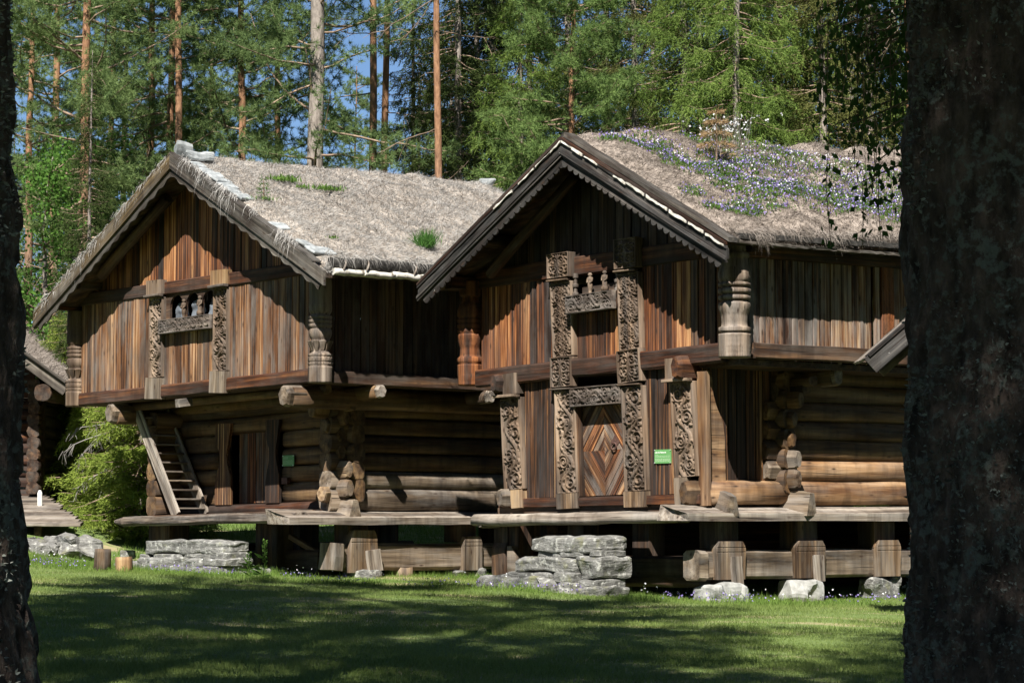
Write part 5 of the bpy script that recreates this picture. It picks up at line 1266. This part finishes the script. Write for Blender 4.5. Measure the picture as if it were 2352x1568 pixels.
for sg in (1, -1):
    xe = -9.93 if sg > 0 else -18.07; zt = rk(-14)
    for nm, dz, y0, y1, th, mt in (('roof_deck', 0, 52.35, 60.4, .07, M_darkL), ('sod', .16, 52.5, 60.3, .17, M_sodR)):
        V = [(xe, y0, 4.36 + dz), (xe, y1, 4.36 + dz), (-14, y1, zt + dz), (-14, y0, zt + dz)]; V += [(a, b, c - th) for a, b, c in V]
        obj(nm, V, [(0, 1, 2, 3), (7, 6, 5, 4), (0, 4, 5, 1), (1, 5, 6, 2), (2, 6, 7, 3), (3, 7, 4, 0)], mt, cb_)
    for nm, dz, y0, w_, mt in (('verge_board', -.02, 52.30, .26, M_vergeG), ('verge_cover', .16, 52.22, .07, M_vergeG)):
        beam(cb_, nm, (xe, y0, 4.36 + dz), (-14 - .003 * sg, y0, zt + dz), .07, w_, UP, mt, c=.01)
n_ = 9000; q = RG.random(n_); xs_ = -9.93 - q * 4.07; rt = np.stack([xs_, 52.4 + 7.9 * RG.random(n_), 4.50 + .72 * q * 4.07], 1); V, F = slivers(rt, unit(RG.normal(0, .5, (n_, 3)) + [.6, 0, .3]), .10 + .14 * RG.random(n_), np.full(n_, .014)); o = obj('dry_grass', V, F, M_sodbR, cb_); tag(o, kind='stuff')
rp = thing('plank_ramp', (-11, 52, 1.7), 'grey weathered plank ramp up to the dark cabin', 'ramp')
for k in range(15):
    q = (k + .5) / 15; y = 49 + 6 * q; z = 1.36 + .77 * q; xr = -8.92 - 2.07 * q
    beam(rp, 'plank', (-15, y, z + RND.uniform(-.012, .012)), (xr + RND.uniform(-.05, .05), y, z + RND.uniform(-.012, .012)), .385, .06, Vector((0, -.127, 1)), M_grey, jit=.004)
for x in (-9.9, -12, -14):
    beam(rp, 'bearer', (x, 49.2, 1.22), (x - .9, 54.9, 1.93), .15, .2, UP, M_darkL)
o = obj('white_post', *sweep(sect_rect(.10, .10, .03), [-.4, .05, .12], [1, 1, .5]), M_paint, None, frame((-10.42, 52, 2.0), (-10.44, 52, 3.0), (0, -1, 0))[0]); tag(o, 'short white post at the end of the plank ramp', 'post')

sh = thing('shed', (7.2, 34.8, 0), 'shed with grey weathered roof boards peeping out behind the right trunk', 'shed')
hs = _H(); hs.e = sh
ap = (6.95, 34.0, 5.37)
for sg in (1, -1):
    ex = 5.19 if sg > 0 else 2 * 6.95 - 5.19
    for nm, y0, dz, w_, th, mt, xo in (('verge_board', 34.0, -.135, .27, .05, M_black, 0), ('soffit_board', 34.12, -.36, .15, .05, M_vergeL, .16), ('verge_cover', 34.1, .02, .05, .30, M_black, -.02)):
        beam(sh, nm, (ex + sg * xo, y0, 3.84 + dz + xo * .87), (6.95 + .002 * sg, y0, 5.37 + dz), th, w_, UP, mt, c=.006)
    for k in range(6):
        yb = 34.2 + k * .25; beam(sh, 'roof_board', (ex, yb, 3.83), (6.95, yb, 5.36), .24, .04, UP, M_grey)
vx = 6.02
while vx < 8.0:
    beam(sh, 'wall_board', (vx + .12, 34.35, .0), (vx + .12, 34.35, 4.35 + .5 * (1.09 - abs(vx + .12 - 6.95))), .235, .03, (0, -1, 0), M_boardS); vx += .24
for x in (6.02, 8.04):
    yy_ = 34.4
    while yy_ < 35.5: beam(sh, 'wall_board', (x, yy_ + .12, .0), (x, yy_ + .12, 4.3), .235, .03, (1, 0, 0), M_boardS); yy_ += .24

# =================================================================== trees
def tufts(C, D, rad, n, wd, bias=.6, rg=RG):
    N = len(C); d = unit(rg.normal(size=(N, n, 3)).reshape(-1, 3) + np.repeat(D, n, 0) * bias)
    c = np.repeat(C, n, 0) + d * .02; r_ = np.repeat(np.broadcast_to(rad, N), n) * (.6 + .6 * rg.random(N * n))
    return slivers(c, d, r_, np.full(N * n, wd), rg)
def trunk_curve(H, r0, rg, wob):
    z = np.linspace(-.4, H, 14); x = np.cumsum(rg.normal(0, wob, 14)); y = np.cumsum(rg.normal(0, wob, 14)); x -= x[0]; y -= y[0]
    return np.stack([x, y, z], 1), r0 * np.clip(1.06 - z / H, .06, 1.0) ** .75 * np.where(z < .3, 1.25, 1)
def pine(seed, H, hb, rmax, nb, nt_, r0, wd=.016, rad=.22, cone=.0, dead=10, nn=13, wob=.05):
    rg = np.random.default_rng(seed); T, rr = trunk_curve(H, r0, rg, wob); limbs = []; C = []; D = []
    at_ = lambda z: np.array([np.interp(z, T[:, 2], T[:, i]) for i in range(3)])
    for i in range(nb + dead):
        dd = i >= nb
        z = hb * rg.uniform(.35, 1.0) if dd else hb + (H - hb - .3) * ((i + rg.random()) / nb)
        q = (z - hb) / (H - hb); a = rg.random() * 6.28
        ln = rmax * (rg.uniform(.35, .7) if dd else ((1 - q) ** (.5 + cone) * rg.uniform(.55, 1.1) + .25))
        el = rg.normal(.05, .25) - (.25 if q < .25 else 0); p0 = at_(z); pts = [p0]; d = np.array([cos(a) * cos(el), sin(a) * cos(el), sin(el)])
        m_ = 6
        for k in range(m_):
            d = d + rg.normal(0, .16, 3) + np.array([0, 0, .07]); d /= np.linalg.norm(d); pts.append(pts[-1] + d * ln / m_)
        pts = np.array(pts); limbs.append(tube(pts, np.linspace(.035 if not dd else .022, .008, m_ + 1) * (ln / 2.5) ** .5, 4))
        if dd:
            for _ in range(3):
                k = rg.integers(2, m_); e_ = unit(rg.normal(size=(1, 3)) + pts[-1] - pts[0])[0]; limbs.append(tube([pts[k], pts[k] + e_ * .35, pts[k] + e_ * .6 + [0, 0, -.1]], [.01, .008, .005], 3))
            continue
        k = int(nt_ * (.4 + .6 * ln / rmax)); u = rg.uniform(.35, 1.03, k); P = np.stack([np.interp(u * m_, np.arange(m_ + 1), pts[:, j]) for j in range(3)], 1)
        lat = rg.normal(0, 1, (k, 3)) * np.array([.24, .24, .10]) * (.4 + .25 * ln); P = P + lat
        C.append(P); D.append(unit(lat + (pts[-1] - pts[0]) * .3 + [0, 0, .25]))
    C = np.concatenate(C); D = np.concatenate(D)
    return dict(trunk=tube(T, rr, 12), limbs=cat(limbs), crown=tufts(C, D, rad, nn, wd, .8, rg))
def spruce(seed, H, hb, rmax, nb, ns, r0, droop=.35, strand=.45, wd=.020, dens=9, power=.8, deadlow=0):
    rg = np.random.default_rng(seed); T, rr = trunk_curve(H, r0, rg, .02); limbs = []; RT = []; DR = []; LN = []
    at_ = lambda z: np.array([np.interp(z, T[:, 2], T[:, i]) for i in range(3)])
    for i in range(nb):
        q = ((i + rg.random()) / nb); z = hb + (H - hb - .15) * q; a = rg.random() * 6.28; ln = rmax * ((1 - q) ** power) * rg.uniform(.7, 1.12) + .15
        p0 = at_(z); d = np.array([cos(a), sin(a), rg.normal(.05, .12) - droop * .4 * (1 - q)]); pts = [p0]; m_ = 6
        for k in range(m_):
            d = d + np.array([0, 0, -droop * .22 if k < 3 else droop * .25]) + rg.normal(0, .05, 3); d /= np.linalg.norm(d); pts.append(pts[-1] + d * ln / m_)
        pts = np.array(pts); limbs.append(tube(pts, np.linspace(.03, .006, m_ + 1) * (ln / 2.2) ** .5, 4))
        k = max(4, int(ns * ln / rmax)); u = rg.uniform(.12, 1.0, k) ** .8; P = np.stack([np.interp(u * m_, np.arange(m_ + 1), pts[:, j]) for j in range(3)], 1)
        sd = np.array([-sin(a), cos(a), 0]); sgn = rg.choice([-1, 1], k)[:, None]; w_ = (.16 + .25 * ln * (1 - u))[:, None] * rg.random((k, 1)) * sgn
        ax = pts[-1] - pts[0]; ax = ax / np.linalg.norm(ax)
        hang = unit(sd[None] * sgn * rg.uniform(.2, .9, (k, 1)) + ax[None] * rg.uniform(.2, .8, (k, 1)) + np.array([0, 0, -1])[None] * rg.uniform(.1, 1.3, (k, 1)) * (droop * 2))
        P = P + sd[None] * w_ * .6
        L_ = strand * rg.uniform(.4, 1.1, k)
        for j in range(dens):
            f = (j + rg.random(k))[:, None] / dens; pos = P + hang * L_[:, None] * f + np.array([0, 0, -.10]) * (f ** 2)
            RT.append(pos); DR.append(unit(hang + rg.normal(0, .75, (k, 3)) * np.array([1, 1, .7]) + np.array([0, 0, .1]))); LN.append(.07 + .08 * rg.random(k))
    RT = np.concatenate(RT); DR = np.concatenate(DR); LN = np.concatenate(LN)
    return dict(trunk=tube(T, rr, 12), limbs=cat(limbs), crown=slivers(RT, DR, LN, np.full(len(RT), wd), rg))
def broad(seed, H, rmax, n, r0, leaf=.11):
    rg = np.random.default_rng(seed); T, rr = trunk_curve(H * .9, r0, rg, .06); limbs = []; C = []
    for i in range(26):
        z = H * rg.uniform(.15, .85); a = rg.random() * 6.28; ln = rmax * rg.uniform(.5, 1) * (1.1 - z / H * .6); p0 = np.array([np.interp(z, T[:, 2], T[:, j]) for j in range(3)])
        pts = np.array([p0 + np.array([cos(a), sin(a), .5]) * ln * f + np.array([0, 0, .15 * ln * f * f]) for f in np.linspace(0, 1, 5)]); limbs.append(tube(pts, np.linspace(.035, .008, 5), 4))
        k = n // 26; u = rg.uniform(.25, 1.05, k); C.append(np.stack([np.interp(u * 4, np.arange(5), pts[:, j]) for j in range(3)], 1) + rg.normal(0, .28, (k, 3)))
    C = np.concatenate(C); V, F = leaf_quads(C, unit(rg.normal(size=C.shape) + [0, 0, -.3]), leaf, leaf * .75, rg)
    return dict(trunk=tube(T, rr, 10), limbs=cat(limbs), crown=(V, F))

PROTO = {}
def proto(key, fn, tmat, cmat, limbmat=M_limb):
    d = fn(); PROTO[key] = (mesh('trunk', *d['trunk'], tmat, True), mesh('limbs', *d['limbs'], limbmat), mesh('crown', *d['crown'], cmat))
proto('pineA', lambda: pine(1, 24, 6.0, 3.2, 70, 74, .165, nn=26, wd=.017, rad=.17), M_pbark, M_pine)
proto('pineB', lambda: pine(2, 25, 7.0, 3.4, 66, 76, .135, nn=26, wd=.017, rad=.17), M_pbark, M_pine)
proto('pineC', lambda: pine(3, 23, 4.0, 3.0, 84, 70, .15, nn=26, wd=.017, rad=.17), M_pbark, M_pine)
proto('pineD', lambda: pine(4, 27, 14.5, 3.0, 44, 60, .125, dead=8, nn=26, wd=.017, rad=.17), M_pbark, M_pine)
proto('pineG', lambda: pine(5, 26, 5.0, 3.3, 78, 74, .28, dead=14, nn=26, wd=.017, rad=.17), M_gbark, M_pine)
proto('pineY', lambda: pine(6, 17, .8, 2.9, 160, 80, .13, cone=.35, dead=0, rad=.14, nn=24, wd=.017), M_pbark, M_pineY)
proto('spruceL', lambda: spruce(11, 20, .6, 3.0, 270, 64, .16, .6, .65, .022, 18), M_gbark, M_spruce)
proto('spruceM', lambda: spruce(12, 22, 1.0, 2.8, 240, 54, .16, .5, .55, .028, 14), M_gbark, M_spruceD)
proto('spruceB', lambda: spruce(13, 21, 1.0, 2.7, 230, 52, .15, .45, .5, .028, 14), M_gbark, M_spruceB)
proto('spruceY', lambda: spruce(14, 5.2, .2, 1.9, 170, 44, .07, .3, .34, .026, 11), M_gbark, M_bushspr)
proto('broad', lambda: broad(21, 10, 2.4, 5200, .12), M_gbark, M_broad)

def tree(kind, name, x, y, label, sc=1.0, rot=None, group=None, limbs=True, zs=1.0, cat_=None):
    z = gzf(x, y) - .05
    if rot is None: rot = RND.uniform(0, 6.28)
    M = Matrix.Translation((x, y, z)) @ Matrix.Rotation(rot, 4, 'Z') @ Matrix.Diagonal((sc, sc, sc * zs, 1))
    e = bpy.data.objects.new(name, None); link(e, None, M); tag(e, label, cat_ or name.split('_')[-1], group)
    for nm, me in zip(('trunk', 'limbs', 'crown'), PROTO[kind]):
        o = bpy.data.objects.new(nm, me); COL.objects.link(o); o.parent = e
    return e
def U(u, d): return (u - 1176) / 5400 * d * .9972
def T(kind, name, u, d, label, **k): return tree(kind, name, U(u, d), d, label, **k)
g1 = 'pines behind the left storehouse'; g2 = 'conifers behind the right storehouse'; g3 = 'far conifers closing the forest'
T('pineA', 'pine_tree', 178, 62, 'pine with thick orange brown trunk left of the dry turf gable', group=g1, rot=.4)
T('pineB', 'pine_tree', 246, 76, 'thin dark pine, left one of a close pair behind the left gable', group=g1, sc=.95)
T('pineB', 'pine_tree', 276, 79, 'thin orange pine, right one of a close pair behind the left gable', group=g1, sc=.95)
T('pineC', 'pine_tree', 326, 69, 'slim mossy pine just left of the left gable peak', group=g1)
T('pineD', 'pine_tree', 398, 64, 'two toned pine with bare orange trunk above the left gable peak', group=g1, sc=1.05)
T('pineB', 'pine_tree', 384, 67, 'dark trunked pine close behind the bare orange one at the left gable peak', group=g1)
T('pineC', 'pine_tree', 546, 66, 'reddish pine rising from behind the stone ridge of the left roof', group=g1)
T('pineG', 'pine_tree', 702, 61, 'stout pale grey pine behind the middle of the dry turf roof', group=g1, rot=2.0)
T('pineB', 'pine_tree', 476, 82, 'very thin pine seen against blue sky behind the left roof', group=g1, sc=.9)
T('pineD', 'pine_tree', 852, 66, 'dark bare pine trunk, left one of the pair in the sky gap', group=g1, sc=1.1)
T('pineD', 'pine_tree', 882, 70, 'dark bare pine trunk, right one of the pair in the sky gap', group=g1, sc=1.08)
T('pineD', 'pine_tree', 1002, 58, 'single bright orange bare pine trunk between the two roofs', group=g1, sc=.95)
T('pineC', 'pine_tree', 620, 74, 'bushy pine filling the gap left of the stout grey trunk', group=g1)
T('pineA', 'pine_tree', 110, 74, 'bushy pine behind the dark left trunk', group=g1)
T('pineC', 'pine_tree', 60, 66, 'low branched pine at the far left of the forest edge', group=g1, sc=.9)
T('pineB', 'pine_tree', 812, 87, 'distant pine branches low in the blue sky gap', group=g1, sc=.62)
T('spruceB', 'spruce_tree', 950, 74, 'olive spruce left of the bare orange trunk', group=g2, sc=.85)
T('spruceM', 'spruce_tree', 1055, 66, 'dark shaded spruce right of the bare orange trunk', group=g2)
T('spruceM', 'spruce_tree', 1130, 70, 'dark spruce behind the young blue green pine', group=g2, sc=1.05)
T('pineY', 'pine_tree', 1322, 56, 'young blue green pine with ascending branches at the right gable peak', group=g2, rot=1.0)
T('spruceL', 'spruce_tree', 1195, 60, 'yellow green spruce left of the young pine', group=g2, sc=.8)
T('spruceB', 'spruce_tree', 1465, 66, 'brownish olive spruce right of the young pine', group=g2)
T('spruceL', 'spruce_tree', 1575, 59, 'pale green weeping spruce above the violets', group=g2, rot=.3)
T('spruceL', 'spruce_tree', 1700, 57, 'light green weeping spruce behind the dead sapling', group=g2, rot=2.2, sc=.95)
T('spruceL', 'spruce_tree', 1800, 61, 'broad light green weeping spruce behind the right ridge', group=g2, rot=4.2, sc=1.05)
T('spruceB', 'spruce_tree', 1900, 60, 'olive spruce behind the hanging birch leaves', group=g2, rot=1.2)
T('spruceM', 'spruce_tree', 2010, 64, 'dark spruce behind the birch leaves by the right trunk', group=g2)
T('pineD', 'pine_tree', 2102, 58, 'orange pine trunk beside the edge of the right foreground trunk', group=g2, sc=.95)
T('spruceL', 'spruce_tree', 2200, 60, 'light green spruce hidden behind the right foreground trunk', group=g2)
T('spruceM', 'spruce_tree', 2330, 64, 'dark spruce hidden at the right edge behind the foreground trunk', group=g2)
for i, u in enumerate((1100, 1215, 1300, 1400, 1500, 1610, 1690, 1770, 1860, 1960, 2060, 2160, 2290)):
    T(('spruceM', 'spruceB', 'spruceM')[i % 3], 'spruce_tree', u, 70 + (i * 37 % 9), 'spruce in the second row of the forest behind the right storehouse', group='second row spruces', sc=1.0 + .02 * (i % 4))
for i, (u, d, s_) in enumerate(((20, 96, .62), (90, 100, .66), (150, 93, .6), (215, 98, .62), (290, 104, .55), (350, 95, .5), (430, 101, .5), (500, 98, .5), (570, 95, .58), (650, 99, .62), (720, 103, .48), (780, 96, .40), (830, 104, .45), (905, 99, .55), (960, 92, .75), (1040, 96, 1.0))):
    T(('spruceM', 'spruceB')[i % 2], 'spruce_tree', u, d, 'low distant spruce closing the view between the pine trunks', group=g3, sc=s_)
T('broad', 'broadleaf_tree', 70, 60, 'dark green leafy tree at the left edge behind the cabin roof', group='leafy trees at the left', sc=.95, cat_='tree')
T('broad', 'broadleaf_tree', 150, 66, 'leafy tree between the cabin roof and the left storehouse', group='leafy trees at the left', sc=1.0, cat_='tree')
T('broad', 'broadleaf_tree', 255, 72, 'leafy tree behind the left eave of the dry turf roof', group='leafy trees at the left', sc=.9, cat_='tree')
T('spruceY', 'young_spruce', 196, 56.8, 'broad light green young spruce right behind the upper edge of the ramp', group='young spruces by the ramp', sc=.85, cat_='spruce')
T('spruceY', 'young_spruce', 262, 54.4, 'fresh green young spruce between the ramp and the stair', group='young spruces by the ramp', sc=.98, cat_='spruce')
T('spruceY', 'young_spruce', 330, 52.5, 'young spruce directly behind the open stair', group='young spruces by the ramp', sc=.95, cat_='spruce')
T('spruceY', 'young_spruce', 150, 58.0, 'young spruce behind the short white post', group='young spruces by the ramp', sc=.9, cat_='spruce')
T('spruceY', 'young_spruce', 1490, 55, 'small green spruce seen under the right storehouse', group='young spruces by the ramp', sc=.5, cat_='spruce')
T('spruceM', 'spruce_tree', 200, 57, 'grey stemmed spruce behind the young spruces', group='young spruces by the ramp', sc=.5)
# dead grey branches before the young spruce
db = thing('dead_branches', (U(290, 52.6), 52.6, 1.6), 'bare grey dead spruce branches hanging over the young spruce', 'branches')
rg = np.random.default_rng(5); parts = []
for k in range(9):
    p = np.array([U(rg.uniform(230, 350), 52.6), 52.6 + rg.uniform(-.3, .5), rg.uniform(2.6, 4.1)]); d = np.array([-1, rg.normal(0, .3), rg.normal(-.3, .2)]); ln = rg.uniform(.6, 1.5); pts = [p]
    for j in range(5): d = d / np.linalg.norm(d) + rg.normal(0, .12, 3) + [0, 0, -.08]; pts.append(pts[-1] + d / np.linalg.norm(d) * ln / 5)
    parts.append(tube(pts, np.linspace(.018, .005, 6), 4))
    for j in range(16):
        a = pts[rg.integers(1, 6)] + rg.normal(0, .03, 3); e_ = unit(np.array([[rg.normal(-.3, .5), rg.normal(0, .5), -1]]))[0]; parts.append(tube([a, a + e_ * rg.uniform(.1, .28), a + e_ * .32 + rg.normal(0, .05, 3)], [.007, .006, .003], 3))
V, F = cat(parts); obj('twigs', V, F, M_deadtw, db)

# =================================================================== foreground trunks with their crowns, birch, shading trees
proto('shade', lambda: spruce(31, 27, 6.0, 3.8, 200, 44, .26, .35, .6, .06, 7, .6), M_gbark, M_spruceD)
proto('shadeP', lambda: pine(32, 26, 9.0, 4.0, 70, 40, .24, wd=.05, rad=.34, nn=14), M_pbark, M_pine)
M_lich = leafmat('bark_lichen', (.12, .13, .115), (.38, .41, .36), .0, 4)
def big_trunk(name, x, y, r, lean, label, seed, crown_rot, csc):
    e = thing(name, (x, y, gzf(x, y)), label, 'tree trunk', 'dark foreground trees')
    z = np.r_[np.arange(-.2, 5.6, .028), np.linspace(5.8, 25, 30)]; n = 190; th = np.linspace(0, 2 * pi, n, endpoint=False)
    Zg, Tg = np.meshgrid(z, th, indexing='ij'); rz = r * np.clip(1 - z / 30, .1, 1) * (1 + .5 * np.exp(-np.clip(z, 0, 9) / .5))
    cx = lean[0] * (z - 2.0) ; cy_ = lean[1] * (z - 2.0)
    P = np.stack([np.cos(Tg).ravel() * r, np.sin(Tg).ravel() * r, Zg.ravel()], 1)
    pl_ = np.abs(vnoise(P * np.array([9, 9, 2.6]), seed)) + .5 * np.abs(vnoise(P * np.array([20, 20, 7]), seed + 1)) + .35 * vnoise(P * np.array([45, 45, 26]), seed + 2)
    Rr = rz[:, None] + (.042 * (pl_ - .4) + .02 * vnoise(P * 2.0, seed + 4)).reshape(Zg.shape)
    V = np.stack([cx[:, None] + Rr * np.cos(Tg), cy_[:, None] + Rr * np.sin(Tg), Zg], -1).reshape(-1, 3)
    K = len(z); ii = (np.arange(K - 1)[:, None] * n + np.arange(n)[None]).ravel(); jj = (np.arange(K - 1)[:, None] * n + (np.arange(n)[None] + 1) % n).ravel()
    M = Matrix.Translation((x, y, gzf(x, y))); obj('trunk', V, np.stack([ii, jj, jj + n, ii + n], 1), M_fbark, e, M, True)
    k = RG.integers(0, 200 * n, 30000); k = k[(vnoise(P[k] * 3.5, seed + 8) + .7 * vnoise(P[k] * 11, seed + 9)) > .05]; nr = np.stack([np.cos(Tg).ravel()[k], np.sin(Tg).ravel()[k], np.zeros(len(k))], 1)
    V, F = leaf_quads(V[k] - nr * .004, unit(nr + RG.normal(0, .6, nr.shape)), .014 + .016 * RG.random(len(k)), .011); o = obj('lichen', V, F, M_lich, e, M); tag(o, kind='stuff')
    for nm, me in zip(('limbs', 'crown'), PROTO['shade'][1:]):
        o = bpy.data.objects.new(nm, me); link(o, e, M @ Matrix.Rotation(crown_rot, 4, 'Z') @ Matrix.Diagonal((csc, csc, 1, 1)))
big_trunk('foreground_tree', 1.885, 9.0, .38, (-.012, 0), 'thick dark lichen covered trunk at the right edge', 61, .5, 1.0)
big_trunk('foreground_tree', -2.02, 8.0, .36, (-.034, 0), 'dark trunk cut off by the left edge', 62, 2.1, 1.0)
bt = thing('birch_tree', (3.3, 13.6, 0), 'birch with hanging twigs of dark leaves beside the right trunk', 'birch')
M_bst = simple('birch_stem', (.06, .05, .045), .8, (.5, .48, .45), 3)
V, F = tube([(3.3, 13.6, -.2), (3.28, 13.6, 3), (3.2, 13.6, 6), (3.3, 13.7, 9), (3.3, 13.7, 13)], [.14, .12, .10, .07, .02], 12); obj('trunk', V, F, M_bst, bt, None, True)
rg = np.random.default_rng(77); twigs = []; C = []; D = []
def xz(u, v): return ((u - 1176) / 5400 * 13.6, 1.5 + (1190 - v) / 5400 * 13.6)
strands = [(1905, 30, 230), (1925, 60, 300), (1935, 260, 545), (1950, 300, 420), (1985, 330, 470), (1995, 120, 360), (2000, 400, 560), (2025, 260, 470), (2040, 350, 540), (2055, 60, 420), (2068, 300, 500), (2085, 380, 520), (2090, 100, 440), (2075, 0, 260), (2020, 0, 200), (1970, 0, 180), (1945, 0, 120), (2100, 200, 500), (1985, 150, 330), (2045, 0, 300), (2010, 100, 380), (1960, 200, 350)]
strands += [(int(rg.uniform(1950, 2110)), int(rg.uniform(-150, 150)), int(rg.uniform(180, 340))) for _ in range(16)] + [(int(rg.uniform(1885, 1960)), int(rg.uniform(-40, 90)), int(rg.uniform(110, 260))) for _ in range(7)]
for u, v0, v1 in strands:
    yy_ = 13.6 + rg.uniform(-.5, .5); x0, z0 = xz(u + rg.uniform(-6, 6), v0); x1, z1 = xz(u, v1)
    pts = [(3.25, 13.6, z0 + rg.uniform(.5, 1.0)), ((3.25 + x0) / 2, (13.6 + yy_) / 2, z0 + rg.uniform(.15, .4)), (x0, yy_, z0), ((x0 + x1) / 2 + rg.normal(0, .015), yy_, (z0 + z1) / 2), (x1, yy_, z1)]
    twigs.append(tube(pts, [.012, .008, .004, .003, .002], 4))
    n = max(8, int((z0 - z1) / .026)); f = rg.random(n); C.append(np.stack([x0 + (x1 - x0) * f + rg.normal(0, .028, n), yy_ + rg.normal(0, .03, n), z0 + (z1 - z0) * f], 1))
    D.append(unit(np.stack([rg.normal(0, .5, n), rg.normal(0, .5, n), np.full(n, -.9)], 1)))
for k in range(90):                                            # the rest of its crown, above the frame
    a = rg.random() * 6.28; z = rg.uniform(5.2, 12); ln = rg.uniform(.8, 2.2) * (1.2 - z / 16); e1 = np.array([3.25 + cos(a) * ln, 13.6 + sin(a) * ln, z + .3]); twigs.append(tube([(3.25, 13.6, z - .3), e1, e1 + [0, 0, -.8]], [.014, .006, .002], 4))
    n = 40; f = rg.random(n); C.append(e1 + np.stack([rg.normal(0, .12, n), rg.normal(0, .12, n), -f * .85], 1)); D.append(unit(np.stack([rg.normal(0, .5, n), rg.normal(0, .5, n), np.full(n, -.9)], 1)))
V, F = cat(twigs); obj('twigs', V, F, M_limb, bt)
C = np.concatenate(C); D = np.concatenate(D); V, F = leaf_quads(C, D, .040 + .022 * rg.random(len(C)), .034, rg); obj('leaves', V, F, M_birchl, bt)
gs = 'tall trees standing round the lawn outside the picture'  # nearer trees cast the lawn shadows; outer ring added to block sky light
for kind, x, y, s_ in (('shade', -1.3, -.9, 1.0), ('shade', .9, 2.2, .9), ('shade', -7.7, 15.5, 1.0), ('shade', 5.8, 12.6, 1.0), ('shade', 8.6, 17.0, 1.0), ('shadeP', -3.8, 4.5, 1.0), ('shade', 4.4, 3.0, 1.0), ('shade', .8, -2.2, 1.05), ('shadeP', -8.5, 10.5, 1.0), ('shadeP', 8.6, 11.0, 1.05), ('shade', -1.5, -6, 1.0), ('shade', -5.6, 9.0, 1.05), ('shade', 6.6, 8.5, 1.0), ('shadeP', 9.6, 22, 1.0), ('shadeP', -9.5, 19, 1.0), ('shade', -7, -10, 1.0), ('shade', 6, -9, 1.1), ('shade', -14, -4, 1.0), ('shade', 13, -3, 1.0), ('shade', -12, 4, 1.0), ('shade', 12, 4, 1.0), ('shade', 0, -16, 1.1), ('shadeP', -3.6, 11.2, 1.0), ('shadeP', 5.3, 17.6, .95), ('shadeP', -6.3, 18.2, .92), ('shadeP', 4.6, 15.2, 1.0), ('shade', 3.4, 13.0, .95), ('shade', 11, 16.5, 1.0), ('shade', 13.2, 21, 1.0), ('shade', 17.5, 20, 1.0), ('shade', 12, 9, 1.0), ('shade', -13, 15, 1.0), ('shade', -15.5, 22, 1.0), ('shade', -3, -9, 1.0), ('shade', 3.2, -5.5, 1.05), ('shade', -5, .5, 1.0), ('shade', 7.5, 1.5, 1.0), ('shade', -10, 0, 1.0), ('shade', 9.5, -5, 1.0), ('shade', -17, 10, 1.0), ('shade', -16, 18, 1.0), ('shade', -18, 27, 1.0), ('shade', -19, 36, 1.0), ('shade', -21, 44, 1.0), ('shade', 15, 12, 1.0), ('shade', 14, 20, 1.0), ('shade', 15.5, 28, 1.0), ('shade', 17, 36, 1.0), ('shade', 18, 44, 1.0), ('shade', 21, 32, 1.1), ('shade', 20, 24, 1.1), ('shade', -22, 22, 1.1)):
    tree(kind, 'shade_tree', x, y, 'unseen tall conifer round the lawn, for its dappled shade and to block sky light', sc=s_, zs=1.2 if abs(x) < 7 and 8 < y < 20 else 1.0, group=gs, cat_='tree')
